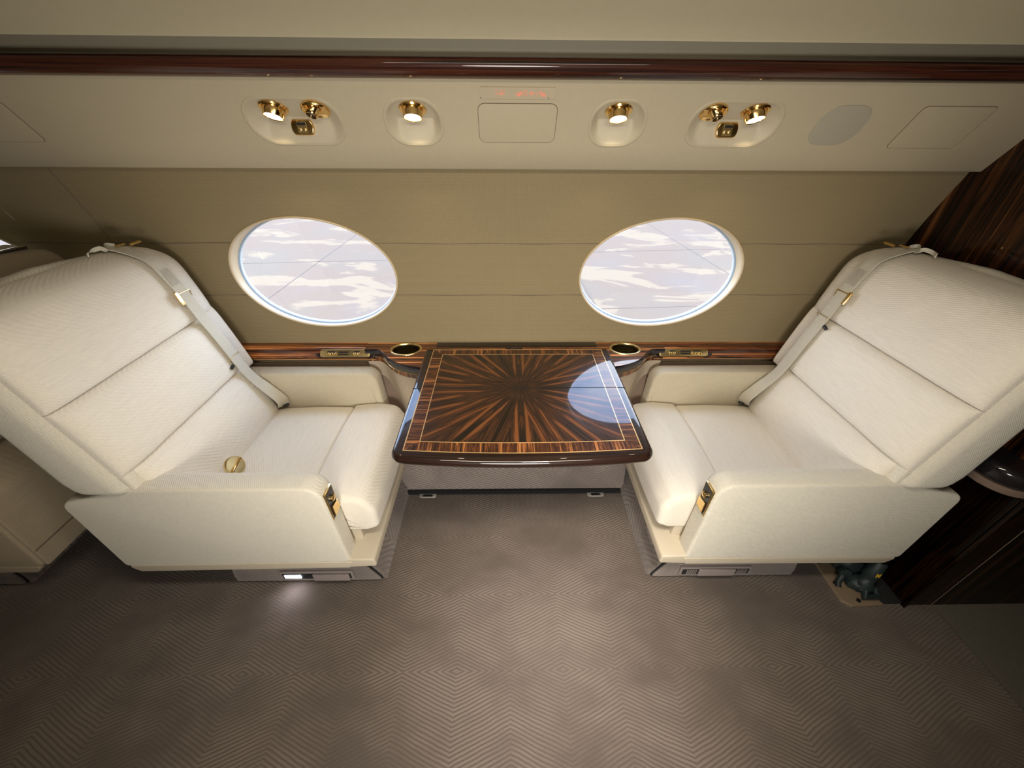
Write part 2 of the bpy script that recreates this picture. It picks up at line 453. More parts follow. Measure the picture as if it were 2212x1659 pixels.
# ---- floor
bm = bmesh.new(); box(bm, (XL, -.9, -.03), (1.6, 1.42, 0)); structure('floor', bm, M['carpet'], smooth=False)
bm = bmesh.new(); box(bm, (1.606, -.9, -.03), (2.9, .75, -.001)); structure('floor', bm, M['carpet2'], smooth=False)
bm = bmesh.new(); box(bm, (1.6, -.9, -.03), (1.606, .69, -.006)); structure('trim_4', bm, M['gap'], smooth=False)

# ---- window wall: profile y(z)
wy = smooth_table([(0, 1.30), (.3, 1.385), (.6, 1.47), (.70, 1.497), (.80, 1.492), (.92, 1.482), (1.06, 1.464), (1.18, 1.438), (1.30, 1.402), (1.37, 1.378), (1.45, 1.36), (1.6, 1.34)])
wz0, wz1 = .60, 1.455
WZC, WB = .995, .2205
def wallgrid():
    bm = bmesh.new(); TH = .012
    def P(x, z): return (x, wy(z), z)
    cells = []; xs = [XL]
    for wx, a in sorted(WX): xs += [wx-a-.04, wx+a+.04]
    xs.append(XR)
    zs = [wz0+(wz1-wz0)*i/24 for i in range(25)]
    def quadgrid(x0, x1, zs):
        nx = max(1, int((x1-x0)/.1)); V = [[bm.verts.new(P(lerp(x0, x1, i/nx), z)) for z in zs] for i in range(nx+1)]
        for i in range(nx):
            for j in range(len(zs)-1): bm.faces.new((V[i][j], V[i+1][j], V[i+1][j+1], V[i][j+1]))
    for i in range(0, len(xs), 2): quadgrid(xs[i], xs[i+1], zs)
    for wx, a in WX:
        x0, x1 = wx-a-.04, wx+a+.04; zb, zt = WZC-WB-.03, WZC+WB+.03
        quadgrid(x0, x1, [lerp(wz0, zb, i/4) for i in range(5)]); quadgrid(x0, x1, [lerp(zt, wz1, i/6) for i in range(7)])
        N = 96; R = 5; V = []
        for k in range(R+1):
            row = []
            for i in range(N):
                t = 2*math.pi*i/N; c, s = math.cos(t), math.sin(t)
                e = Vector((wx+a*c, WZC+WB*s))
                m = min((a+.04)/max(abs(c)*a, 1e-9)*a if c else 1e9, 1e9)
                kx = (a+.04)/max(abs(c), 1e-9); kz = (WB+.03)/max(abs(s), 1e-9); q = min(kx, kz)
                o = Vector((wx+q*c, WZC+q*s)); p = e.lerp(o, k/R); row.append(bm.verts.new(P(p.x, p.y)))
            V.append(row)
        for k in range(R):
            for i in range(N):
                j = (i+1) % N; bm.faces.new((V[k][i], V[k][j], V[k+1][j], V[k+1][i]))
        # corner fill: the outer ring is clipped to the cell, corners closed by small triangles
        for sx in (-1, 1):
            for sz in (-1, 1):
                cor = Vector((wx+sx*(a+.04), WZC+sz*(WB+.03)))
                best = min(range(N), key=lambda i: (Vector((V[R][i].co.x, V[R][i].co.z))-cor).length)
                V[R][best].co = Vector(P(cor.x, cor.y))
    return bm
structure('wall_back', wallgrid(), M['wall'], auto=60)
def lowwall():
    bm = bmesh.new(); zs = [i*.62/12 for i in range(13)]
    V = [[bm.verts.new((x, wy(z), z)) for z in zs] for x in (XL, XR)]
    for j in range(12): bm.faces.new((V[0][j], V[1][j], V[1][j+1], V[0][j+1]))
    return bm
structure('wall_back_lower', lowwall(), M['tan'])
# panel seams of the wall cloth
def seamline(pts, r=.0016):
    bm = bmesh.new(); tube(bm, pts, r, 6); return bm
for z, nm in ((1.124, 'trim_5'), (.914, 'trim_6')):
    edges = [XL]
    for wx, a in sorted(WX):
        h = a*math.sqrt(max(0, 1-((z-WZC)/WB)**2))+.006; edges += [wx-h, wx+h]
    edges.append(XR); bm = bmesh.new()
    for i in range(0, len(edges), 2):
        x0, x1 = edges[i], edges[i+1]; n = 14
        tube(bm, [(lerp(x0, x1, k/n), wy(z)-.0002+.0008*math.sin(k*1.7), z+.0012*math.sin(k*1.1)) for k in range(n+1)], .0017, 6)
    structure(nm, bm, M['seam'])
structure('trim_7', seamline([(-1.413, wy(z)+.0, z) for z in [.70+.03*i for i in range(24)]], .0022), M['seam'])

# ---- windows
def window(i, wx, a):
    bm = bmesh.new(); N = 96; loops = []
    def ring(sa, dz, y): # y measured from the wall surface
        return [(wx+sa*a*math.cos(2*math.pi*k/N), wy(WZC+WB*sa*math.sin(2*math.pi*k/N))+y if y < .03 else 1.466+y-.03+.0*k, WZC+WB*sa*math.sin(2*math.pi*k/N)) for k in range(N)]
    def rg(d, y, flat=0):
        L = []
        for k in range(N):
            c, s = math.cos(2*math.pi*k/N), math.sin(2*math.pi*k/N); z = WZC+(WB+d)*s
            yy = lerp(wy(WZC+WB*s), wy(WZC)+.012*0, flat)+y; L.append((wx+(a+d)*c, yy, z))
        return L
    loops = [rg(.005, .001), rg(.004, -.005), rg(.001, -.006), rg(-.002, -.003), rg(-.003, .004), rg(-.002, .014, .3), rg(-.002, .030, .9), rg(-.003, .036, 1)]
    loftloops(bm, loops, False, False); fr = structure('window_%d' % i, bm, M['rim'], auto=70)
    bm = bmesh.new(); loftloops(bm, [rg(-.0025, .035, 1), rg(-.0045, .038, 1), rg(-.007, .040, 1), rg(-.007, .046, 1)], False, False)
    make('gasket', bm, M['gasket'], fr, auto=70)
    bm = bmesh.new(); loftloops(bm, [rg(-.007, .045, 1), rg(-.0095, .049, 1), rg(-.008, .056, 1)], False, False)
    make('outer_seal', bm, M['seal'], fr, auto=70)
    bm = bmesh.new(); loftloops(bm, [rg(-.008, .052, 1), rg(-.008, .056, 1)])
    make('pane', bm, M['glass'], fr, auto=20)
for i, (wx, a) in enumerate(WX): window(i+1, wx, a)

# ---- fuselage outer skin with openings (keeps daylight out except through the windows)
bm = bmesh.new()
plate(bm, [(XL-.1, -.1), (2.9, -.1), (2.9, 2.1), (XL-.1, 2.1)], [ell(wx, WZC-.01, a+.06, WB+.075, 48) for wx, a in WX], 1.56, 1.57, lambda a, b, c: (a, c, b))
structure('wall_outer_skin', bm, M['plate'], smooth=False)

# ---- ceiling and cove
cprof = [(1.150, 1.647), (1.146, 1.652), (1.10, 1.680), (1.0, 1.722), (.85, 1.765), (.65, 1.81), (.4, 1.85), (.1, 1.87), (-.2, 1.865), (-.45, 1.82), (-.62, 1.73), (-.74, 1.55)]
def extr(prof, x0, x1, n=1):
    bm = bmesh.new(); V = [[bm.verts.new((lerp(x0, x1, i/n), y, z)) for y, z in prof] for i in range(n+1)]
    for i in range(n):
        for j in range(len(prof)-1): bm.faces.new((V[i][j], V[i+1][j], V[i+1][j+1], V[i][j+1]))
    return bm
structure('ceiling', extr(cprof, XL, 2.9), M['ceil'])
structure('trim_3', extr([(1.150, 1.647), (1.16, 1.658), (1.205, 1.668), (1.213, 1.610), (1.225, 1.595)], XL, 2.9), M['cove'], auto=30)
structure('wall_front', extr([(-.74, 1.55), (-.79, 1.3), (-.80, 1.0), (-.77, .6), (-.68, .2), (-.62, 0)], XL, 2.9), M['ivory'])
structure('roof_skin', bbox((XL-.1, -1, 2.0), (2.9, 1.58, 2.03)), M['plate'])
bm = bmesh.new(); box(bm, (XL-.02, -.95, -.03), (XL, 1.65, 2.0)); structure('wall_left', bm, M['ivory'], smooth=False)
bm = bmesh.new(); box(bm, (2.6, -.95, -.03), (2.62, 1.65, 2.0)); structure('wall_right_end', bm, M['lacq'], smooth=False)
# ---- wood bulkhead on the right
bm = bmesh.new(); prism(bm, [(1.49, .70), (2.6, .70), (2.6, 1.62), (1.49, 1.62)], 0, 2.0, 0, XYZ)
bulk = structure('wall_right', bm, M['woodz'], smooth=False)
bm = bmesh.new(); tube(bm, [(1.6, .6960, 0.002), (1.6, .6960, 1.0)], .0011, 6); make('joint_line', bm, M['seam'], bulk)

lowp = bmesh.new(); plate(lowp, [(.686, 0), (1.30, 0), (1.45, .60), (.686, .60)], [], 1.4865, 1.4895, lambda a, b, c: (c, a, b))  # added overlay sheets, dark to paint in the shade on the lower wall
make('shade_panel', lowp, M['woodshade'], bulk, smooth=False, plabel='thin near-black sheet with the shade of the lower bulkhead in its colour')
lowp = bmesh.new(); box(lowp, (1.4865, .6965, 0), (2.6, .6995, 1.0)); make('shade_panel', lowp, M['woodshade'], bulk, smooth=False)
structure('baseboard_right', bbox((1.405, .70, 0), (1.486, 1.25, .012), .002), M['gap'])
# ---- crown rail
tp = [(1.205, 1.580), (1.180, 1.581), (1.168, 1.587), (1.160, 1.598), (1.158, 1.608), (1.163, 1.616), (1.175, 1.620), (1.215, 1.620)]
structure('trim_1', extr(tp, XL, XR), M['woodtrim'], auto=60)
structure('baseboard_back', bbox((-.50, 1.232, 0.0), (.556, 1.262, .012)), M['gap'])

# ================================================================== OVERHEAD SERVICE PANEL
e2 = Vector((0, -.56, .83)).normalized(); pn = Vector((0, -.83, -.56)).normalized(); P0 = Vector((0, 1.285, 1.461))
def PP(a, b, h=0): return P0+Vector((a, 0, 0))+e2*b+pn*h
pb = lambda a, b, h: tuple(PP(a, b, h))
sp = root('service_panel', (-.7, 1.34, 1.36), 'long ivory overhead panel under the wood rail, with lamp recesses', 'overhead panel')
B0, B1 = -.024, .092
pockets = [('d', -.567, .122), ('s', -.247, .072), ('s', .308, .071), ('d', .630, .120)]
def pocket_outline(k, cx, hw, d=0):
    b0, b1 = B0-d, B1+d; return rrect(cx-hw-d, cx+hw+d, b0, b1, min(hw, .055)+d*.5, 10)
holes = [pocket_outline(*p) for p in pockets]
bm = bmesh.new()
plate(bm, [(XL, -.104), (XR-.001, -.104), (XR-.001, .150), (XL, .150)], holes, 0, -.004, pb, back=False)
# rounded lower lip that turns back to the wall
lip = [(-.104, 0), (-.108, -.0015), (-.1105, -.005), (-.111, -.011), (-.105, -.03), (-.085, -.085)]
V = [[bm.verts.new(PP(x, b, h)) for b, h in lip] for x in (XL, XR-.001)]
for j in range(len(lip)-1): bm.faces.new((V[0][j], V[1][j], V[1][j+1], V[0][j+1]))
make('panel_skin', bm, M['ivory'], sp, auto=35)
for k, cx, hw in pockets:
    bm = bmesh.new(); out = ccw(dense(pocket_outline(k, cx, hw), .008)); n = len(out); R = 16; rows = []
    cb = (B0+B1)/2
    def dep(a, b, r):
        dc = max(0, (B1-b))*.55; dl = max(0, (b-B0))*.72; ds = (1-r)*.11
        m = min(dc, dl, ds); return -(m*.9)-.0005
    for r_ in range(R+1):
        r = 1-r_/R*.999 if r_ else 1
        row = []
        for p in out:
            a = cx+(p[0]-cx)*r; b = cb+(p[1]-cb)*r; row.append(PP(a, b, dep(a, b, r) if r_ else -.0))
        rows.append(row)
    loftloops(bm, rows, False, True); make('recess', bm, M['ivory2'], sp, auto=80)
    bm = bmesh.new(); o2 = ccw(dense(pocket_outline(k, cx, hw, .007), .01)); o1 = ccw(dense(pocket_outline(k, cx, hw, .0), .01))
    loops = [[PP(*p, 0) for p in pocket_outline(k, cx, hw, .0085)], [PP(*p, .0018) for p in pocket_outline(k, cx, hw, .007)],
             [PP(*p, .0020) for p in pocket_outline(k, cx, hw, .003)], [PP(*p, -.001) for p in pocket_outline(k, cx, hw, -.0005)]]
    loftloops(bm, loops, False, False); make('recess_bezel', bm, M['ivory'], sp, auto=60)
LAX = Vector((0, -.42, -.91)).normalized()
def pocket_pt(a, b):
    dc = max(0, (B1-b))*.55; return PP(a, b, -dc*.9)
def reading_light(a, b, tilt, label, group):
    o = pocket_pt(a, b)+Vector((0, 0, .0)); ax = (LAX+Vector((tilt, 0, 0))).normalized()
    r = root('reading_light', o, label, 'reading light', group)
    bm = bmesh.new(); revolve(bm, o, LAX, [(.022, -.004), (.035, -.002), (.0365, .001), (.034, .0045), (.028, .003), (.0265, -.006)], 40); make('bezel', bm, M['gold'], r, auto=50)
    o2 = o+ax*.0; bm = bmesh.new(); revolve(bm, o2, ax, [(.020, -.012), (.0265, -.008), (.0275, .004), (.0265, .012), (.0245, .022), (.0225, .0225), (.0215, .0195)], 40); make('lamp_housing', bm, M['gold'], r, auto=50)
    bm = bmesh.new(); revolve(bm, o2, ax, [(.0215, .0185), (.021, .0205), (.010, .0235), (.0001, .0245)], 40); make('lens', bm, M['lamp'], r, auto=50)
    sd = bpy.data.lights.new('reading_light_beam', 'SPOT'); sd.energy = 2.2; sd.color = (1, .80, .52); sd.spot_size = math.radians(95); sd.spot_blend = .8; sd.shadow_soft_size = .018
    so = link(bpy.data.objects.new('reading_light_beam', sd)); so.parent = r; so.location = (o2+ax*.028)-o; so.rotation_euler = (ax+Vector((0, .45, 0))).to_track_quat('-Z', 'Y').to_euler()
def air_vent(a, b, tilt, label, group):
    o = pocket_pt(a, b); ax = (LAX+Vector((tilt, -.15, 0))).normalized()
    r = root('air_vent', o, label, 'air vent', group)
    bm = bmesh.new(); revolve(bm, o, LAX, [(.034, -.004), (.0365, .001), (.0365, .006), (.0345, .0085), (.0325, .0075), (.030, .0045), (.022, .002), (.0001, .0015)], 40); make('bezel', bm, M['gold'], r, auto=50)
    bm = bmesh.new(); revolve(bm, o+Vector((tilt*.03, 0, 0)), ax, [(.022, -.012), (.020, .000), (.0165, .012), (.0145, .020), (.0125, .021), (.0118, .014)], 32); make('nozzle', bm, M['gold'], r, auto=50)
    bm = bmesh.new(); revolve(bm, o+Vector((tilt*.03, 0, 0)), ax, [(.0118, .010), (.0118, .0165), (.0001, .0165)], 28); make('nozzle_mouth', bm, M['black'], r)
g = 'gold reading lights in the overhead panel'
reading_light(-.613, .062, -.12, 'lit gold reading light left in the oval recess over the left window', g)
reading_light(-.246, .062, .0, 'lit gold reading light alone in the round recess right of the left window', g)
reading_light(.306, .061, .0, 'lit gold reading light alone in the round recess left of the right window', g)
reading_light(.677, .062, .12, 'lit gold reading light right in the oval recess over the right window', g)
g = 'gold air vents in the overhead panel'
air_vent(-.502, .062, -.25, 'gold air vent nozzle beside the leftmost reading light', g)
air_vent(.562, .062, .25, 'gold air vent nozzle beside the rightmost reading light', g)
def call_panel(a, b, s, label):
    d0 = -(b-.006-B0)*.72*.9; o = PP(a, b, d0); r = root('call_button_panel', o, label, 'button panel', 'gold call button panels')
    # stand the plate on the lower wall of the recess
    nn = (pn+e2*(.62)*1).normalized(); uu = Vector((1, 0, 0)); vv = nn.cross(uu).normalized()
    if vv.z < 0: vv = -vv
    def Q(p, q, h): return tuple(o+uu*p+vv*q+nn*h)
    hw, hh = .0305, .0185
    out = []
    for k in range(13): t = -math.pi/2+math.pi*k/12; out.append((hw-.010+.010*math.cos(t), hh*math.sin(t)))
    for k in range(13): t = math.pi/2+math.pi*k/12; out.append((-hw+.010+.010*math.cos(t), hh*math.sin(t)))
    bm = bmesh.new(); prism(bm, out, -.004, .005, 0, Q, r1=.003); make('face_plate', bm, M['gold'], r, auto=50)
    bm = bmesh.new(); loftloops(bm, [[Q(*p, .0051) for p in rrect(-.0135, .0135, -.0125, .0145, .001)], [Q(*p, .0062) for p in rrect(-.0128, .0128, -.0118, .0138, .001)]], False, True); make('button_frame', bm, M['goldb'], r, auto=20)
    bm = bmesh.new(); prism(bm, rrect(-.0118, .0118, .0060, .0112, .0025, 4), .0055, .0072, 0, Q); make('indicator', bm, M['black'], r)
    for sx in (-1, 1):
        bm = bmesh.new(); revolve(bm, Q(sx*.0064, -.0045, .0058), nn, [(.0048, 0), (.0048, .002), (.0036, .003), (.0001, .0026)], 20, (1, 1)); make('button', bm, M['goldb'], r, auto=50)
call_panel(-.562, .008, 1, 'gold call button plate below the left air vent')
call_panel(.628, .008, -1, 'gold call button plate below the right air vent')
# seat belt / no smoking sign
o = PP(.032, .113, 0); sg = root('warning_sign', o, 'thin ivory sign strip with red no-smoking and fasten-belt symbols', 'sign')
bm = bmesh.new(); prism(bm, rrect(-.063, .127, .1, .1275, .0008, 2), -.001, .003, 0, pb); make('sign_plate', bm, M['signplate'], sg, smooth=False)
def sign_mark(name, polys, hgt=.0033):
    bm = bmesh.new()
    for poly in polys: prism(bm, poly, .0030, hgt, 0, pb)
    make(name, bm, M['signred'], sg, smooth=False)
q = .0000
def bar(x0, y0, x1, y1, w):
    d = Vector((x1-x0, y1-y0)); n = Vector((-d.y, d.x)).normalized()*w/2
    return [(x0+n.x, y0+n.y), (x0-n.x, y0-n.y), (x1-n.x, y1-n.y), (x1+n.x, y1+n.y)]
cy = .1135
cig = [[(-.015, cy-.003), (-.003, cy-.003), (-.003, cy+.0015), (-.015, cy+.0015)], [(-.002, cy-.003), (-.0005, cy-.003), (-.0005, cy+.0015), (-.002, cy+.0015)]]
cig += [bar(-.018, cy, -.024, cy+.006, .0009), bar(-.018, cy-.001, -.025, cy+.001, .0009), bar(-.018, cy-.002, -.024, cy-.005, .0009), bar(-.016, cy+.003, -.020, cy+.008, .0008),
        bar(-.012, cy+.005, -.006, cy+.003, .0009), bar(-.010, cy+.008, -.001, cy+.005, .0009), bar(-.0015, cy+.003, -.001, cy+.008, .0009)]
sign_mark('no_smoking_symbol', cig)
hand1 = [[(.030, cy-.007), (.037, cy-.007), (.044, cy-.002), (.044, cy+.005), (.036, cy+.002), (.030, cy+.001)]]
rect = [bar(.045, cy-.0055, .057, cy-.0055, .001), bar(.045, cy+.0065, .057, cy+.0065, .001), bar(.0455, cy-.0055, .0455, cy+.0065, .001), bar(.0565, cy-.0055, .0565, cy+.0065, .001),
        bar(.0485, cy-.0025, .0535, cy-.0025, .001), bar(.0485, cy+.0035, .0535, cy+.0035, .001), bar(.049, cy-.0025, .049, cy+.0035, .001), bar(.053, cy-.0025, .053, cy+.0035, .001)]
arrow = [[(.061, cy), (.068, cy+.006), (.068, cy+.002), (.076, cy+.002), (.076, cy-.002), (.068, cy-.002), (.068, cy-.006)]]
tongue = [bar(.079, cy, .083, cy+.004, .001), bar(.079, cy, .083, cy-.004, .001), bar(.083, cy+.004, .088, cy+.004, .001), bar(.083, cy-.004, .088, cy-.004, .001), bar(.088, cy-.005, .088, cy+.005, .001)]
hand2 = [[(.090, cy+.006), (.097, cy+.001), (.104, cy+.0), (.104, cy-.008), (.098, cy-.008), (.090, cy-.003)]]
sign_mark('fasten_belt_symbol', hand1+rect+arrow+tongue+hand2)
for x in (-.061, .112):
    bm = bmesh.new(); revolve(bm, PP(x, .1025, .003), pn, [(.0012, 0), (.0012, .0006)], 10); make('screw', bm, M['black'], sg)
# flush access doors
def access_door(poly, r, label, nm='access_door', m='ivory', cat='access panel', grp=None, seam=True):
    c = PP(sum(p[0] for p in poly)/len(poly), sum(p[1] for p in poly)/len(poly), 0)
    rt = root(nm, c, label, cat, grp); out = ccw(fillet(poly, r, 8))
    bm = bmesh.new(); prism(bm, out, -.001, .0015, 0, pb, r1=.0008); make('panel' if seam else 'grille', bm, M[m], rt, auto=30)
    if seam:
        bm = bmesh.new(); tube(bm, [PP(*p, .0004) for p in dense(out, .02)], .0011, 6, True); make('gap_line', bm, M['seam'], rt)
access_door([(-.071, -.019), (.139, -.019), (.139, .087), (-.071, .087)], .018, 'ivory rounded access door in the overhead panel below the warning sign', grp='flush access doors in the overhead panel')
access_door([(1.112, -.029), (1.312, -.029), (1.312, .088), (1.112, .088)], .012, 'ivory access door at the right end of the overhead panel', grp='flush access doors in the overhead panel')
access_door([(-1.49, -.026), (-1.290, -.026), (-1.290, .085), (-1.49, .085)], .012, 'ivory access door cut off at the left end of the overhead panel', grp='flush access doors in the overhead panel')
access_door([(.856, -.022), (.992, -.022), (.992, .089), (.856, .089)], .045, 'grey cloth speaker grille right of the rightmost lamp recess', 'speaker_grille', 'grey', 'speaker', seam=False)

# ================================================================== SIDE LEDGE AND CONSOLE
LZ = .690
def bulge(d=0):
    pts = [(-.60, 1.438), (-.545, 1.436), (-.51, 1.405), (-.475, 1.36), (-.43, 1.325), (-.36, 1.298), (-.25, 1.285), (.043, 1.282)]
    pts = [(x, y) for x, y in pts]; sm = catmull([(x, y, 0) for x, y in pts], 5)
    L = [(p.x, p.y) for p in sm]; Rr = [(.086-x, y) for x, y in reversed(L[:-1])]
    P = L+Rr
    if d:
        out = []
        for i, p in enumerate(P):
            t = Vector(P[min(len(P)-1, i+1)])-Vector(P[max(0, i-1)]); n = Vector((-t.y, t.x)).normalized(); out.append((p[0]+n.x*d, p[1]+n.y*d))
        P = out
    return P
sl = root('side_ledge', (.04, 1.47, .62), 'glossy striped wood ledge running along the wall below the windows', 'ledge')
lp = [(1.505, .692), (1.465, LZ), (1.452, LZ-.004), (1.441, LZ-.014), (1.436, LZ-.028), (1.436, LZ-.048), (1.441, LZ-.056), (1.46, LZ-.060), (1.505, LZ-.060)]
def sweep(prof, x0, x1, n=1): 
    bm = bmesh.new(); loftloops(bm, [[(lerp(x0, x1, i/n), y, z) for y, z in prof] for i in range(n+1)]); return bm
make('ledge_top', sweep(lp, XL, -.5995), M['woodx'], sl, auto=50); make('ledge_top', sweep(lp, .6855, XR-.001), M['woodx'], sl, auto=50)
cups = [(-.424, 1.437), (.512, 1.437)]
outer = bulge()+[(.686, 1.505), (-.60, 1.505)]
bm = bmesh.new(); plate(bm, outer, [ell(cx, cy_, .058, .046, 40) for cx, cy_ in cups], LZ, LZ-.004, XYZ); make('console_top', bm, M['woodx'], sl, auto=30)
bm = bmesh.new(); B = bulge()
rowsz = [(0, LZ-.0005), (-.003, LZ-.003), (-.0045, LZ-.010), (-.004, LZ-.030), (.002, LZ-.036)]
loftloops(bm, [[(p[0], p[1], z) for p in bulge(d)] for d, z in rowsz], False, False, closed=False); make('console_edge', bm, M['lacq'], sl, auto=60, recalc=False)
bm = bmesh.new(); loftloops(bm, [[(p[0], p[1], z) for p in bulge(d)] for d, z in ((.001, LZ-.036), (-.002, LZ-.0375), (.001, LZ-.039))], False, False, closed=False); make('gold_line', bm, M['gold_in'], sl, recalc=False)
bm = bmesh.new(); loftloops(bm, [[(p[0], p[1], z) for p in bulge(d)] for d, z in ((.003, LZ-.038), (.003, LZ-.060), (.008, LZ-.060))], False, False, closed=False); make('wood_band', bm, M['woodband'], sl, recalc=False, auto=20)
bm = bmesh.new(); tube(bm, [(XL, 1.4365, LZ-.049), (-.56, 1.4365, LZ-.049)], .0014, 6); tube(bm, [(.646, 1.4365, LZ-.049), (XR-.002, 1.4365, LZ-.049)], .0014, 6); make('gold_line', bm, M['gold_in'], sl)
make('ledge_lid', bbox((-.30, 1.452, LZ-.003), (.395, 1.497, LZ+.0012), .001), M['wooddk'], sl)
cons = root('side_console', (.04, 1.36, 0), 'beige curved console body below the wood ledge, behind the table', 'console')
bm = bmesh.new(); loops = []
for z, d in ((LZ-.060, .010), (.5, .022), (.42, .03), (.30, .045)): loops.append([(p[0], p[1], z) for p in bulge(d)]+[(.686, 1.46, z), (-.60, 1.46, z)])
loftloops(bm, loops); make('console_body', bm, M['console'], cons, auto=50)
# carpeted kick panel
kp = root('kick_panel', (.03, 1.24, .012), 'sloping carpeted kick panel under the table between the two seat plinths', 'panel')
bm = bmesh.new(); prism(bm, [(1.250, .014), (1.275, .014), (1.36, .305), (1.307, .305)], -.515, .57, 0, YZX); make('panel', bm, M['carpetk'], kp, smooth=False)
bm = bmesh.new(); box(bm, (-.50, 1.236, .0005), (.556, 1.262, .018)); make('gap_strip', bm, M['gap'], kp, smooth=False)
for i, x in enumerate((-.378, .432)):
    r = root('floor_latch', (x, 1.228, .001), ['pale metal floor latch at the left foot of the kick panel', 'pale metal floor latch at the right foot of the kick panel'][i], 'latch', 'floor latches at the kick panel')
    bm = bmesh.new(); prism(bm, fillet([(x-.040, 1.212), (x+.040, 1.212), (x+.040, 1.243), (x-.040, 1.243)], .01, 4), .0008, .006, 0, XYZ, r1=.002); make('latch_plate', bm, M['plate'], r)
    bm = bmesh.new(); tube(bm, [(x-.028, 1.216, .008), (x-.022, 1.208, .011), (x+.022, 1.208, .011), (x+.028, 1.216, .008)], .0035, 8); make('latch_loop', bm, M['plate'], r)
    bm = bmesh.new(); prism(bm, rrect(x-.022, x+.022, 1.217, 1.229, .004, 3), .0055, .0066, 0, XYZ); make('slot', bm, M['black'], r)

# ---- cup holders
for i, (cx, cy_) in enumerate(cups):
    r = root('cup_holder', (cx, cy_, LZ-.07), ['gold rimmed cup holder sunk in the wood ledge left of the table', 'gold rimmed cup holder sunk in the wood ledge right of the table'][i], 'cup holder', 'cup holders in the wood ledge')
    bm = bmesh.new(); N = 48
    def E(a, z): return [(cx+a*math.cos(2*math.pi*k/N), cy_+a*.80*math.sin(2*math.pi*k/N), z) for k in range(N)]
    loftloops(bm, [E(.0675, LZ+.0002), E(.0665, LZ+.003), E(.063, LZ+.0042), E(.0580, LZ+.003), E(.0565, LZ-.002), E(.0560, LZ-.006)], False, False); make('rim', bm, M['goldb'], r, auto=60, recalc=False)
    bm = bmesh.new(); loftloops(bm, [E(.0562, LZ-.003), E(.055, LZ-.03), E(.054, LZ-.058), E(.05, LZ-.062)], False, True); make('cup', bm, M['cupin'], r, auto=60)

# ---- gold switch panels let into the ledge front
def switch_panel(x0, x1, flip, label):
    xc = (x0+x1)/2; hw = (x1-x0)/2; hh = .0165
    o = Vector((xc, 1.441, LZ-.022)); nn = Vector((0, -.78, .62)).normalized(); uu = Vector((1, 0, 0)); vv = Vector((0, .62, .78)).normalized()
    o = o+nn*.004
    def Q(p, q, h): return tuple(o+uu*p+vv*q+nn*h)
    r = root('switch_panel', o, label, 'switch panel', 'gold switch panels in the ledge')
    out = fillet([(-hw, -hh*.75), (-hw+.010, -hh), (hw-.010, -hh), (hw, -hh*.75), (hw, hh*.75), (hw-.010, hh), (-hw+.010, hh), (-hw, hh*.75)], .005, 3)
    bm = bmesh.new(); prism(bm, out, -.012, .0035, 0, Q, r1=.002); make('face_plate', bm, M['goldb'], r, auto=40)
    bm = bmesh.new(); prism(bm, rrect(-hw-.022, hw+.022, -.019, .019, .014, 6), -.016, -.001, 0, Q, r1=.006); make('wood_surround', bm, M['wooddk'], r, auto=50)
    s = -1 if flip else 1
    def slot(a, b, c, d, nm, m, h=.0042):
        bm = bmesh.new(); prism(bm, [(min(a, b), c), (max(a, b), c), (max(a, b), d), (min(a, b), d)], .003, h, 0, Q); make(nm, bm, M[m], r, smooth=False)
    slot(s*-.034*1.2, s*-.004*1.2-.0*s, .0045, .0085, 'slot', 'black') if False else None
    slot(-s*.082*.9, -s*.045*.9, .0035, .0085, 'slot', 'black'); slot(s*.042*.9, s*.070*.9, .0035, .0085, 'slot', 'black')
    slot(-s*.027, s*.016, .0020, .0075, 'slot', 'black'); slot(-s*.027, s*.016, -.0080, -.0025, 'slot', 'black')
    for a in (-.074, -.058, -.042): 
        bm = bmesh.new(); revolve(bm, Q(s*a*.95, -.0035, .003), nn, [(.0062, 0), (.0060, .0018), (.0045, .003), (.003, .0022), (.0001, .0024)], 18); make('button', bm, M['gold'], r)
    for a in (.045, .062):
        bm = bmesh.new(); revolve(bm, Q(s*a*.95, -.0035, .003), nn, [(.0062, 0), (.0060, .0018), (.0045, .003), (.003, .0022), (.0001, .0024)], 18); make('button', bm, M['gold'], r)
switch_panel(-.792, -.582, False, 'long gold switch panel let into the ledge behind the left seat arm')
switch_panel(.665, .876, True, 'long gold switch panel let into the ledge behind the right seat arm')

# ================================================================== TABLE
TZ = .700; TC = (.05, 1.134)
tb = root('folding_table', (.05, 1.42, .655), 'glossy dark wood table with sunburst veneer and gold inlay lines', 'table')
def bow(x, b): return -b*(1-((x-.05)/.38)**2)
def tout(x0, x1, y0, y1, b, r0=.03, r1=.012, n=24):
    pts = [(x1-.0, y1), (x0, y1)]; near = [(lerp(x0, x1, i/n), y0+bow(lerp(x0, x1, i/n), b)) for i in range(n+1)]
    P = pts+near; rad = [r1, r1]+[r0]+[0]*(n-1)+[r0]
    return P, rad
def fillet2(x0, x1, y0, y1, b, r0, r1):
    # rounded near corners, bowed near edge
    base = fillet([(x0, y0), (x1, y0), (x1, y1), (x0, y1)], [r0, r0, r1, r1], 8)
    base = dense(base, .03); return [(x, y+(bow(x, b) if y < (y0+y1)/2 else 0)*max(0, min(1, (1.134-y)/(1.134-y0)))**3) for x, y in base]
ymid = 1.134
full = ccw(fillet2(-.338, .436, .790, 1.426, .022, .034, .010))
def clip(poly, keep):
    out = []
    for i in range(len(poly)):
        a, b = poly[i-1], poly[i]; ia, ib = keep(a[1]), keep(b[1])
        if ia != ib:
            t = (ymid-a[1])/(b[1]-a[1]); out.append((lerp(a[0], b[0], t), ymid))
        if ib: out.append(b)
    return out
def leafmap(sgn):
    def f(x, y, a): return (x, y, a)
    return f
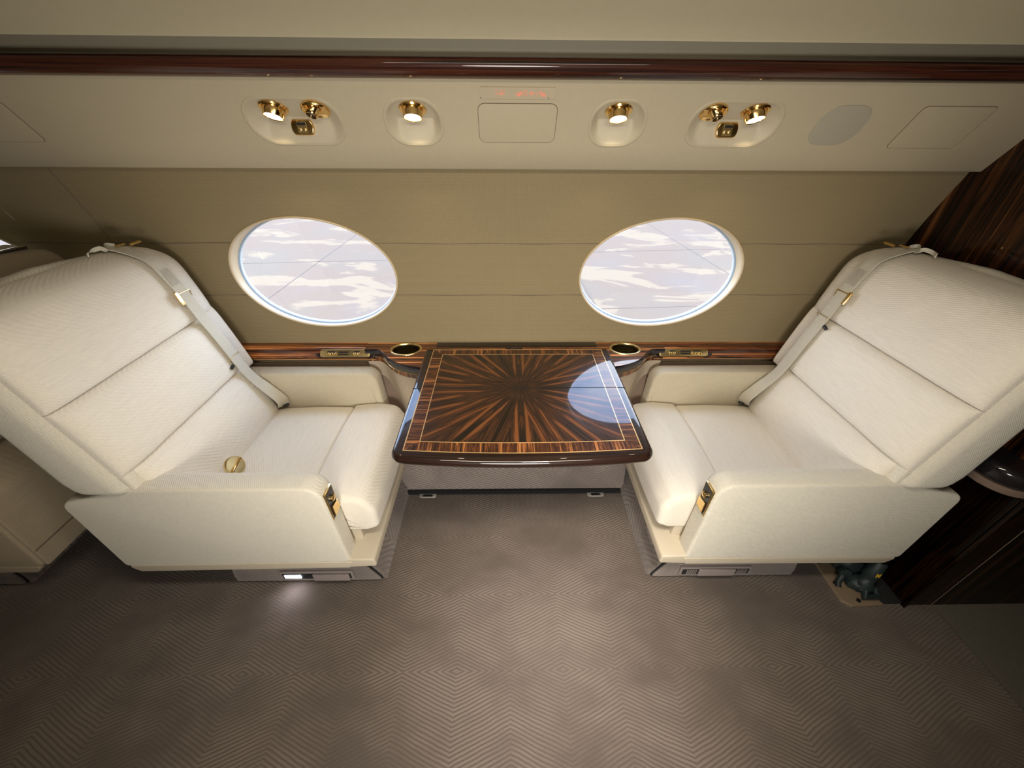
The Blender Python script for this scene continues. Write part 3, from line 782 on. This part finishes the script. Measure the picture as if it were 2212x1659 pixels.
for keep, sg_ in ((lambda y: y < ymid, -1), (lambda y: y >= ymid, 1)):
    poly = clip(full, keep); bm = bmesh.new()
    # bullnose outside, square at the fold
    poly = ccw(poly); prof = [(TZ-.030, .010), (TZ-.026, .004), (TZ-.020, .0008), (TZ-.014, 0), (TZ-.007, .0015), (TZ-.003, .005), (TZ-.0006, .010), (TZ, .016)]
    loops = []
    for z, d in prof:
        ip = inset(full if False else poly, d)
        loops.append([(x, (ymid+sg_*.0006 if abs(y0_-ymid) < 1e-6 else y), z) for (x, y), (x0_, y0_) in zip(ip, poly)])
    loftloops(bm, loops); make('table_leaf', bm, M['wooddk'], tb, auto=50)
def top_piece(name, poly, m, h, loc=None):
    bm = bmesh.new(); vs = [bm.verts.new((p[0], p[1], TZ+h)) for p in poly]; bm.faces.new(vs)
    o = make(name, bm, M[m], tb, smooth=False, recalc=False)
    for pl in o.data.polygons:
        if pl.normal.z < 0: o.data.flip_normals(); break
    return o
ox0, ox1, oy0, oy1 = -.302, .402, .820, 1.413
ix0, ix1, iy0, iy1 = -.2595, .359, .8565, 1.3745
def yb(x, y0, b): return y0+bow(x, b)
NX = 24
nearO = [(lerp(ox0, ox1, i/NX), yb(lerp(ox0, ox1, i/NX), oy0, .017)-yb(ox0, 0, .017)) for i in range(NX+1)]
nearI = [(lerp(ix0, ix1, i/NX), yb(lerp(ix0, ix1, i/NX), iy0, .012)-yb(ix0, 0, .012)) for i in range(NX+1)]
# veneer field: its own origin at the burst centre
bm = bmesh.new(); poly = nearI+[(ix1, iy1), (ix0, iy1)]
me_v = [bm.verts.new((p[0]-TC[0], p[1]-TC[1], 0)) for p in poly]; bm.faces.new(me_v)
me = bpy.data.meshes.new('sunburst_field'); bm.to_mesh(me); bm.free(); me.materials.append(M['sun'])
fo = link(bpy.data.objects.new('sunburst_field', me)); fo.parent = tb; fo.location = Vector((TC[0], TC[1], TZ+.0003))-tb.location
top_piece('cross_band', nearO+list(reversed(nearI)), 'woodcx', .0003)
top_piece('cross_band', [(ix0, iy1), (ix1, iy1), (ox1, oy1), (ox0, oy1)], 'woodcx', .0003)
top_piece('cross_band', [nearO[0], nearI[0], (ix0, iy1), (ox0, oy1)], 'woodcy', .0003)
top_piece('cross_band', [nearI[-1], nearO[-1], (ox1, oy1), (ix1, iy1)], 'woodcy', .0003)
def inlay(near, x0, x1, y1, w):
    path = near+[(x1, y1), (x0, y1)]; path = ccw(path); a = inset(path, -w/2); b = inset(path, w/2)
    bm = bmesh.new(); loftloops(bm, [[(x, y, TZ+.0002) for x, y in a], [(x, y, TZ+.0008) for x, y in a], [(x, y, TZ+.0008) for x, y in b], [(x, y, TZ+.0002) for x, y in b]], False, False)
    make('gold_inlay', bm, M['gold_in'], tb, smooth=False)
inlay(nearO, ox0, ox1, oy1, .0030); inlay(nearI, ix0, ix1, iy1, .0026)
make('fold_line', bbox((-.336, ymid-.0007, TZ+.0001), (.434, ymid+.0007, TZ+.0010)), M['gap'], tb)
make('support_arm', bbox((-.25, 1.30, TZ-.045), (.35, 1.425, TZ-.030), .003), M['plate'], tb)
make('hinge', bbox((.0, 1.427, TZ-.004), (.07, 1.433, TZ+.0005), .001), M['black'], tb)

# ================================================================== SEATS
SY0, SY1 = .752, 1.426
SFr = smooth_table([(.42, 1.052), (.50, 1.072), (.58, 1.100), (.66, 1.128), (.78, 1.158), (.885, 1.186), (1.0, 1.214), (1.06, 1.232), (1.10, 1.255), (1.125, 1.285), (1.145, 1.335)])
SBk = smooth_table([(.595, 1.235), (.61, 1.270), (.64, 1.295), (.70, 1.307), (.83, 1.328), (1.0, 1.358), (1.08, 1.375), (1.15, 1.385)])
def make_seat(cx, sg, label, group, lit, disc):
    """cx = mirror plane in x; sg=+1 faces +x (seat left of cx), sg=-1 faces -x"""
    S0 = .813
    rt = root('cabin_seat', (cx-sg*S0, 1.09, 0), label, 'seat', group)
    def P(s, y, z): return (cx-sg*s, y, z)
    SZY = lambda s, z, y: P(s, y, z)
    # --- plinth covered in carpet
    pl = fillet([(.515, 0), (.522, .03), (.57, .135), (.62, .185), (1.03, .185), (1.085, .14), (1.103, .05), (1.10, 0)], [0, .02, .06, .04, .03, .04, .02, 0], 5)
    bm = bmesh.new(); prism(bm, dense(pl, .05), .822, 1.36, .008, SZY, mids=6); plo = make('plinth', bm, M['carpetp'], rt, auto=60)
    bm = bmesh.new(); prism(bm, inset(ccw(pl), .010), .8185, .824, 0, SZY); make('gap', bm, M['gap'], plo)
    bm = bmesh.new(); prism(bm, inset(ccw(pl), .0145), .808, .82, .006, SZY); make('end_cover', bm, M['carpetk'], plo, auto=50)
    s0, s1 = (.635, .885) if True else 0
    bm = bmesh.new(); prism(bm, rrect(.625, .900, .040, .092, .006, 3), .799, .808, .002, SZY); make('light_housing', bm, M['greyplate'], plo)
    bm = bmesh.new(); prism(bm, rrect(.634, .892, .050, .082, .003, 3), .7975, .80, 0, SZY); make('slot', bm, M['gap'], plo)
    if lit:
        bm = bmesh.new(); prism(bm, rrect(.640, .775, .044, .084, .003, 3), .791, .799, .002, SZY); make('cover_plate', bm, M['greyplate'], plo)
        bm = bmesh.new()
        for i in range(5): prism(bm, rrect(.822+i*.0125, .8325+i*.0125, .058, .076, .001, 2), .795, .799, 0, SZY)
        make('led_strip', bm, M['led'], plo, smooth=False)
        ld = bpy.data.lights.new('floor_led_beam', 'AREA'); ld.shape = 'RECTANGLE'; ld.size = .06; ld.size_y = .012; ld.energy = .07; ld.color = (.86, .86, 1); ld.spread = math.radians(120)
        lo = link(bpy.data.objects.new('floor_led_beam', ld)); lo.parent = plo; lo.location = Vector(P(.852, .790, .066))-worldloc(plo); lo.rotation_euler = Vector((0, -.55, -1)).to_track_quat('-Z', 'Y').to_euler()
    else:
        bm = bmesh.new(); prism(bm, rrect(.695, .835, .046, .086, .003, 3), .791, .799, .002, SZY); make('cover_plate', bm, M['greyplate'], plo)
        for c0 in (.650, .845):
            bm = bmesh.new()
            for i in range(6):
                for j in range(4):
                    u, w = c0+i*.0068, .054+j*.0075; prism(bm, [(u, w), (u+.0035, w), (u+.0035, w+.004), (u, w+.004)], .7955, .7985, 0, SZY)
            make('grille', bm, M['greyplate'], plo, smooth=False)
    # --- frame
    fp = fillet([(.56, .21), (1.31, .21), (1.33, .30), (1.05, .36), (.58, .345), (.56, .30)], [.015, .02, .02, .03, .02, .01], 4)
    bm = bmesh.new(); prism(bm, fp, .836, 1.350, .006, SZY); make('seat_frame', bm, M['leather'], rt, auto=40)
    make('floor_mount', bbox(*[tuple(v) for v in ((min(P(.68, 0, 0)[0], P(1.0, 0, 0)[0]), .88, .17), (max(P(.68, 0, 0)[0], P(1.0, 0, 0)[0]), 1.3, .23))], .004), M['black'], rt)
    # --- arm rests
    arm = fillet([(.582, .234), (.592, .612), (1.13, .612), (1.20, .600), (1.368, .552), (1.354, .222)], [.014, .055, .12, .08, .035, .02], 8)
    arm = dense(ccw(arm), .06)
    bm = bmesh.new(); prism(bm, arm, SY0, .830, .010, SZY, r1=.020); an = make('armrest', bm, M['seatside'], rt, auto=50)
    bm = bmesh.new(); tube(bm, [P(s, SY0+.0025, z) for s, z in inset(arm, .010)], .0022, 6, True); make('piping', bm, M['piping'], an)
    bm = bmesh.new(); tube(bm, [P(s, SY0+.0015, z) for s, z in inset(arm, .017)], .0013, 5, True); make('stitching', bm, M['stitch'], an)
    armf = fillet([(.575, .30), (.592, .617), (1.20, .617), (1.33, .58), (1.34, .30)], [.01, .05, .06, .04, .02], 8)
    bm = bmesh.new(); prism(bm, dense(ccw(armf), .06), 1.356, 1.427, .012, SZY, r1=.012); af = make('armrest', bm, M['lintan'], rt, auto=50)
    bm = bmesh.new(); tube(bm, [P(s, 1.3585, z) for s, z in inset(dense(ccw(armf), .06), .010)], .0020, 6, True); make('piping', bm, M['piping'], af)
    # skirt strip
    sk = fillet([(.575, .238), (.590, .200), (1.315, .192), (1.352, .230)], [.006, .01, .012, .01], 4)
    bm = bmesh.new(); prism(bm, sk, SY0-.001, .80, .005, SZY); make('skirt', bm, M['leather'], rt, auto=40)
    # front corner block below the arm
    fb = fillet([(.497, .205), (.62, .198), (.62, .248), (.500, .246)], .010, 4)
    bm = bmesh.new(); prism(bm, fb, .7535, 1.38, .006, SZY); make('front_rail', bm, M['leather'], rt, auto=40)
    # recline control let into the arm front
    co = Vector(P(.585, .787, .515)); ct = make('recline_control', bbox((min(P(.5845, 0, 0)[0], P(.60, 0, 0)[0]), .762, .455), (max(P(.5845, 0, 0)[0], P(.60, 0, 0)[0]), .812, .570), .002), M['goldb'], rt)
    bm = bmesh.new(); a, b = P(.5838, 0, 0)[0], P(.590, 0, 0)[0]; box(bm, (min(a, b), .766, .460), (max(a, b), .808, .565)); make('recess', bm, M['black'], ct, smooth=False)
    bm = bmesh.new(); prism(bm, [(.769, .470), (.805, .470), (.805, .505), (.769, .512)], -.004, .001, 0, lambda y, z, h: P(.5825+h, y, z)); make('lever', bm, M['gold'], ct, smooth=False)
    bm = bmesh.new(); revolve(bm, P(.582, .789, .53), (sg, 0, 0), [(.011, -.001), (.011, .003), (.007, .006), (.0001, .006)], 20); make('knob', bm, M['gold'], ct)
    # --- seat cushions
    YC, HY = 1.092, .262
    def cush(s, z, y):
        u = (y-YC)/HY; cr = max(0, 1-u*u)
        zz = z+(.016*cr*max(0, min(1, (z-.38)/.08)))
        return P(s-(.006*cr if s < .55 else 0), y, zz)
    c1 = fillet([(.710, .34), (.708, .455), (.85, .458), (1.02, .450), (1.085, .430), (1.085, .34)], [.01, .016, .3, .1, .02, .01], 5)
    bm = bmesh.new(); prism(bm, dense(ccw(c1), .03), .831, 1.355, .024, cush, mids=12, seg=5); make('seat_cushion', bm, M['seat'], rt, auto=60)
    c2 = fillet([(.706, .33), (.706, .462), (.60, .472), (.520, .462), (.488, .40), (.490, .315), (.53, .298), (.62, .298)], [.01, .016, .1, .05, .07, .025, .02, .02], 6)
    bm = bmesh.new(); prism(bm, dense(ccw(c2), .02), .829, 1.357, .020, cush, mids=12, seg=5); cn = make('cushion_front', bm, M['seat'], rt, auto=60)
    out = dense(ccw(c2), .02); bm = bmesh.new(); tube(bm, [P(s, .8315, z) for s, z in inset(out, .017) if True], .0013, 5, True); make('stitching', bm, M['piping'], cn)
    # calf tab on plinth front
    bm = bmesh.new(); prism(bm, rrect(.90, .985, .085, .13, .004, 3), 0, .004, 0, lambda y, z, h: P(.555-h-(z-.1)*-.5, y, z)); make('side_tab', bm, M['greyplate'], rt)
    # --- backrest shell: front view outline (y,z), depth between SFr and SBk
    outl = fillet([(.737, .598), (1.424, .625), (1.424, 1.118), (1.27, 1.136), (1.08, 1.150), (.89, 1.140), (.737, 1.122)], [.025, .05, .12, .3, .3, .3, .10], 8)
    outl = dense(ccw(outl), .03)
    def sh(y, z, d):
        f, b = SFr(z)+.006, SBk(z); w = .02*math.exp(-((y-.737)/.02)**2)+.012*math.exp(-((y-1.424)/.03)**2)
        # round the upright front corners a little
        return P(lerp(f, b, d)+w*(1-d)*.6, y, z)
    # depth rounding is given in relative units
    bm = bmesh.new(); loops = []
    for d, ins in ((0, .034), (.02, .020), (.06, .009), (.14, .002), (.22, 0), (.5, 0), (.78, 0), (.90, .006), (.97, .016), (1.0, .030)):
        ip = inset(outl, ins) if ins else outl
        loops.append([sh(y, z, d) for y, z in ip])
    # front and rear filled by grids
    vs = [[bm.verts.new(p) for p in L] for L in loops]; n = len(outl)
    for A, B_ in zip(vs, vs[1:]):
        for i in range(n): bm.faces.new((A[i], A[(i+1) % n], B_[(i+1) % n], B_[i]))
    cyz = (1.08, .87)
    for row, d, ins in ((vs[0], 0, .034), (vs[-1], 1.0, .030)):
        ip = inset(outl, ins); prev = row
        for k in range(1, 12):
            r = 1-k/12; cur = [bm.verts.new(sh(cyz[0]+(y-cyz[0])*r, cyz[1]+(z-cyz[1])*r, d)) for y, z in ip]
            for i in range(n): bm.faces.new((prev[i], prev[(i+1) % n], cur[(i+1) % n], cur[i]))
            prev = cur
        c = bm.verts.new(sh(cyz[0], cyz[1], d))
        for i in range(n): bm.faces.new((prev[i], prev[(i+1) % n], c))
    shell = make('backrest_shell', bm, M['seatside'], rt, auto=60)
    # lower back between the arms
    bm = bmesh.new(); prism(bm, [(1.078, .38), (1.110, .60), (1.124, .665), (1.24, .665), (1.22, .36)], .757, 1.352, .01, SZY); make('lower_back', bm, M['seatside'], rt, auto=50)
    # --- pillows on the front
    def pillow(name, y0, y1, z0, z1, T, pw=7, q=2.6, ez=None, wr=0, topfade=False, rcorner=0):
        bm = bmesh.new(); NY, NZ = 44, 34; F = []
        def pt(i, j, back=False):
            # denser towards the rims
            u = -math.cos(math.pi*i/NY); v = -math.cos(math.pi*j/NZ)
            y = lerp(y0, y1, (u+1)/2); z = lerp(z0, z1, (v+1)/2)
            if rcorner:
                # pull the corners in
                cyy = 1.0-rcorner/(y1-y0)*2; czz = 1.0-rcorner/(z1-z0)*2
                if abs(u) > cyy and v > czz:
                    a = (abs(u)-cyy)/(1-cyy); b = (v-czz)/(1-czz); L = math.hypot(a, b); mxx = max(a, b)
                    if L > 0: k = mxx/L; uu = math.copysign(cyy+(1-cyy)*a*k, u); vv = czz+(1-czz)*b*k; y = lerp(y0, y1, (uu+1)/2); z = lerp(z0, z1, (vv+1)/2)
            h = T*max(0, 1-abs(u)**pw)**(1/q)*max(0, 1-abs(v)**(pw-1))**(1/q)
            h += wr*math.sin(y*37+z*11)*math.sin(z*23-y*9)*h/T
            if back: h = -.012
            return P(SFr(z)-h, y, z)
        G = [[bm.verts.new(pt(i, j)) for j in range(NZ+1)] for i in range(NY+1)]
        K = [[bm.verts.new(pt(i, j, True)) for j in range(NZ+1)] for i in range(NY+1)]
        for i in range(NY):
            for j in range(NZ):
                bm.faces.new((G[i][j], G[i+1][j], G[i+1][j+1], G[i][j+1])); bm.faces.new((K[i][j], K[i][j+1], K[i+1][j+1], K[i+1][j]))
        for i in range(NY):
            bm.faces.new((G[i][0], K[i][0], K[i+1][0], G[i+1][0])); bm.faces.new((G[i][NZ], G[i+1][NZ], K[i+1][NZ], K[i][NZ]))
        for j in range(NZ):
            bm.faces.new((G[0][j], G[0][j+1], K[0][j+1], K[0][j])); bm.faces.new((G[NY][j], K[NY][j], K[NY][j+1], G[NY][j+1]))
        return make(name, bm, M['seat'], rt, auto=80)
    pillow('headrest_cushion', .758, 1.414, .886, 1.142, .030, 9, 2.2, wr=.0015, rcorner=.085)
    pillow('back_cushion', .758, 1.338, .662, .884, .034, 9, 2.2, wr=.0015)
    pillow('side_bolster', 1.336, 1.414, .640, .900, .020, 8, 2.4)
    pillow('lumbar_cushion', .790, 1.350, .432, .660, .040, 7, 2.4, wr=.002)
    # --- belt
    by = 1.300
    def bs(z, off): return SFr(z)-off
    pth = [(1.345, 1.285, 1.150), (1.30, 1.288, 1.150), (bs(1.10, .036), 1.292, 1.118), (bs(1.07, .046), 1.294, 1.07), (bs(.985, .046), 1.300, .985), (bs(.90, .044), 1.305, .90), (bs(.80, .046), 1.308, .80),
           (bs(.72, .046), 1.310, .72), (bs(.64, .050), 1.312, .64), (bs(.57, .066), 1.318, .57), (bs(.51, .075), 1.325, .51), (1.005, 1.333, .474)]
    wd = [(0, 1, 0)]*9+[(sg*.25, 1, 0), (sg*.5, 1, 0), (sg*.8, .8, .1)]
    bm = bmesh.new(); ribbon(bm, [P(*p) for p in pth], wd, .047); bt = make('shoulder_belt', bm, M['belt'], rt, auto=60)
    bm = bmesh.new(); z = 1.065; L1 = [P(bs(1.075, .049), 1.275, 1.075), P(bs(1.02, .049), 1.279, 1.02)]
    ribbon(bm, [P(bs(zz, .0485), 1.297, zz) for zz in (1.082, 1.055, 1.025)], [(0, 1, 0)]*3, .034, .0006); make('printed_label', bm, M['printed'], bt)
    # adjuster buckle
    ad = .985; bm = bmesh.new(); tube(bm, [P(bs(ad, .046), 1.272, ad+.014), P(bs(ad, .046), 1.272, ad-.014), P(bs(ad, .046), 1.328, ad-.012), P(bs(ad, .046), 1.328, ad+.012)], .0022, 8, True); buckle = make('adjuster', bm, M['gold'], bt)
    bm = bmesh.new(); prism(bm, rrect(-.007, .007, -.022, .022, .003, 3), 0, .006, .001, lambda a, b, h: P(bs(ad+b, .046+h), 1.268+a, ad+b)); make('adjuster_grip', bm, M['gold'], bt)
    lz = .735 if sg > 0 else .90
    bm = bmesh.new(); tube(bm, [P(bs(lz, .050), 1.284, lz+.004), P(bs(lz, .050), 1.338, lz+.004), P(bs(lz, .040), 1.338, lz-.012), P(bs(lz, .040), 1.284, lz-.012)], .0014, 8, True); make('keeper_loop', bm, M['goldb'], bt)
    bm = bmesh.new(); tube(bm, [P(bs(lz-.03, .038), 1.268, lz-.035), P(bs(lz-.03, .040), 1.284, lz-.028)], .006, 10); make('lap_pin', bm, M['black'], bt)
    # buckle bar and bunched strap over the top
    bm = bmesh.new(); tube(bm, [P(1.27, 1.312, 1.155), P(1.262, 1.345, 1.157)], .0042, 8); tube(bm, [P(1.29, 1.28, 1.157), P(1.285, 1.31, 1.158)], .003, 8); make('belt_tongue', bm, M['gold'], bt)
    bm = bmesh.new(); c = [P(1.31+.012*math.sin(i*1.9), 1.30-.022*i*.9, 1.156+.007*math.sin(i*2.4)) for i in range(6)]
    ribbon(bm, c, [(.3*math.sin(i*1.3), .2, .9) if i % 2 else (.9, .1, .4) for i in range(6)], .012, .0016); make('spare_webbing', bm, M['belt'], bt)
    bm = bmesh.new(); revolve(bm, P(1.00, 1.338, .468), (0, 0, 1), [(.012, 0), (.014, .006), (.010, .010), (.0001, .010)], 16); make('belt_anchor', bm, M['black'], bt)
    if disc:
        dc = Vector(P(.990, .950, .502)); ax = Vector((sg*.85, -.12, .52)).normalized()
        bm = bmesh.new(); revolve(bm, dc, ax, [(.030, 0), (.034, .004), (.034, .012), (.030, .016), (.0001, .017)], 36); bk = make('belt_buckle', bm, M['goldb'], rt, auto=40, plabel='round brushed gold belt buckle')
        bm = bmesh.new(); prism(bm, rrect(-.030, .030, -.004, .004, .002, 2), .015, .022, .001, lambda a, b, h: tuple(dc+Vector((0, 1, .2)).normalized()*a+ax.cross(Vector((0, 1, .2))).normalized()*(b+.0)+ax*h)); make('buckle_lever', bm, M['gold'], bk)
    return rt
seatL = make_seat(.043, 1, 'cream upholstered cabin seat left of the table, with gold belt buckle', 'cream cabin seats', True, True)
seatR = make_seat(.043, -1, 'cream upholstered cabin seat right of the table, beside the dark wood bulkhead', 'cream cabin seats', False, False)
def copy_tree(o, parent=None, skip=('spare_webbing', 'belt_tongue', 'belt_anchor')):
    c = o.copy(); SC.collection.objects.link(c); c.parent = parent
    for ch in list(o.children):
        if ch.type == 'LIGHT': continue
        if ch.name.split('.')[0] not in skip: copy_tree(ch, c, skip)
    return c
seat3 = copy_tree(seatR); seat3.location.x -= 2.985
seat3['label'] = 'cream cabin seat with shade put into its colour, standing back to back behind the left seat'
def retint(o):  # swaps the cream for a darker tone that paints in the shade
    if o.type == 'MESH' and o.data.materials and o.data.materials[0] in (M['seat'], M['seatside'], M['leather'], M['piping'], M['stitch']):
        o.material_slots[0].link = 'OBJECT'; o.material_slots[0].material = M['shaded_cream']
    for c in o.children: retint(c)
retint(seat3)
bm = bmesh.new(); sx = .043-2.985
prism(bm, fillet([(1.335, .225), (1.368, .225), (1.380, .54), (1.30, .62), (1.26, .62)], [.004, .006, .03, .02, .004], 4), .760, 1.40, .006, lambda a, b, c: (sx+a, c, b)); rc = make('rear_cover', bm, M['shaded_cream'], seat3, auto=40)  # cover carries the same painted shade as the seat
bm = bmesh.new(); tube(bm, [(sx+1.3725, .762, .305), (sx+1.3725, 1.398, .305)], .0022, 6); make('seam', bm, M['seam'], rc)

# ================================================================== FLOOR VALVE UNIT (right, under the seat)
vx, vy = 1.345, .80
fv = root('floor_actuator', (vx, vy, 0), 'dark green cylindrical actuator with yellow mark on a tan plate, under the right seat', 'actuator')
bm = bmesh.new(); prism(bm, fillet([(1.262, .71), (1.29, .690), (1.415, .693), (1.40, .75), (1.44, 1.05), (1.27, 1.05)], .008, 3), .001, .012, 0, XYZ, r1=.003); make('base_plate', bm, M['basepl'], fv)
bm = bmesh.new(); revolve(bm, (1.345, .82, .075), (.05, 1, .05), [(.02, -.03), (.038, -.022), (.042, -.01), (.058, 0), (.060, .02), (.056, .03), (.060, .04), (.060, .15), (.05, .17)], 28); make('cylinder', bm, M['green'], fv, auto=40)
bm = bmesh.new(); revolve(bm, (1.365, .755, .035), (.25, .25, 1), [(.012, -.02), (.030, -.01), (.032, .02), (.024, .03), (.023, .045), (.026, .05), (.026, .115), (.022, .125), (.005, .127)], 24); cap = make('upright_cap', bm, M['green'], fv, auto=40)
bm = bmesh.new(); ax = Vector((.25, .25, 1)).normalized(); o = Vector((1.365, .755, .035))+ax*.075
for sx in (-1, 1):
    prism(bm, [(-.008+.0, -.010), (.0, -.004), (.008, -.010), (.010, .000), (.010, .010), (.0, .004), (-.008, .010)], .0255, .0275, 0, lambda a, b, h: tuple(o+Vector((1, 0, -.25)).normalized()*a+ax*b+Vector((-.2, -1, .3)).normalized()*h)); break
make('yellow_mark', bm, M['yellow'], fv, smooth=False)
bm = bmesh.new(); tube(bm, [(1.31, .79, .04), (1.29, .775, .025), (1.284, .76, .016)], [.012, .010, .010], 10); revolve(bm, (1.352, .768, .03), (-.2, -1, .1), [(.012, -.02), (.034, -.012), (.037, .0), (.034, .012), (.020, .02), (.016, .03), (.001, .031)], 20); revolve(bm, (1.315, .80, .06), (-.3, -1, .1), [(.02, -.01), (.024, 0), (.02, .014), (.001, .016)], 16); tube(bm, [(1.36, .74, .04), (1.345, .715, .025), (1.39, .715, .03), (1.40, .74, .04)], .013, 10); make('fitting', bm, M['green'], fv)
bm = bmesh.new()
for x, y in ((1.283, .775), (1.325, .708), (1.275, .86)): revolve(bm, (x, y, .011), (0, 0, 1), [(.007, 0), (.007, .006), (.0001, .007)], 12)
make('bolt', bm, M['black'], fv)
# ---- rounded counter edge in the shade at the far right
cs = root('counter_shelf', (1.6, .85, .616), 'black lacquered rounded counter edge with a tan band at the far right', 'counter')
def arc(d): return fillet([(1.398-d, .692-d), (1.80, .692-d), (1.80, 1.02), (1.398-d, 1.02)], [.085, .004, .004, .03], 16)
bm = bmesh.new(); prism(bm, arc(.004), .640, .700, .020, XYZ, seg=8); make('shelf_top', bm, M['lacq'], cs, auto=40)
bm = bmesh.new(); prism(bm, arc(0), .616, .640, .004, XYZ); make('edge_band', bm, M['tan'], cs, auto=40)

# ================================================================== OUTSIDE: airport apron
bm = bmesh.new(); box(bm, (-70, 1.9, -1.95), (70, 150, -1.9)); gr = structure('ground', bm, M['conc'], smooth=False)
def joint(a, b, w=.035):
    bm = bmesh.new(); d = (Vector(b)-Vector(a)); n = Vector((-d.y, d.x)).normalized()*w/2; a, b = Vector(a), Vector(b)
    prism(bm, [tuple(a+n), tuple(a-n), tuple(b-n), tuple(b+n)], -1.9, -1.895, 0, XYZ); make('pavement_joint', bm, M['seamo'], gr, smooth=False)
M['seamo'] = plain('joint_filler', (.038, .032, .028), .8)
for a, b in (((-14, 10.4), (0, 11.6)), ((-5.41, 8.2), (-5.25, 16)), ((5.63, 17), (6.06, 9.2)), ((1.92, 10), (2.02, 7.4)), ((.5, 7.7), (8, 8.2)), ((1, 12.0), (9, 12.7))):
    joint(a, b)
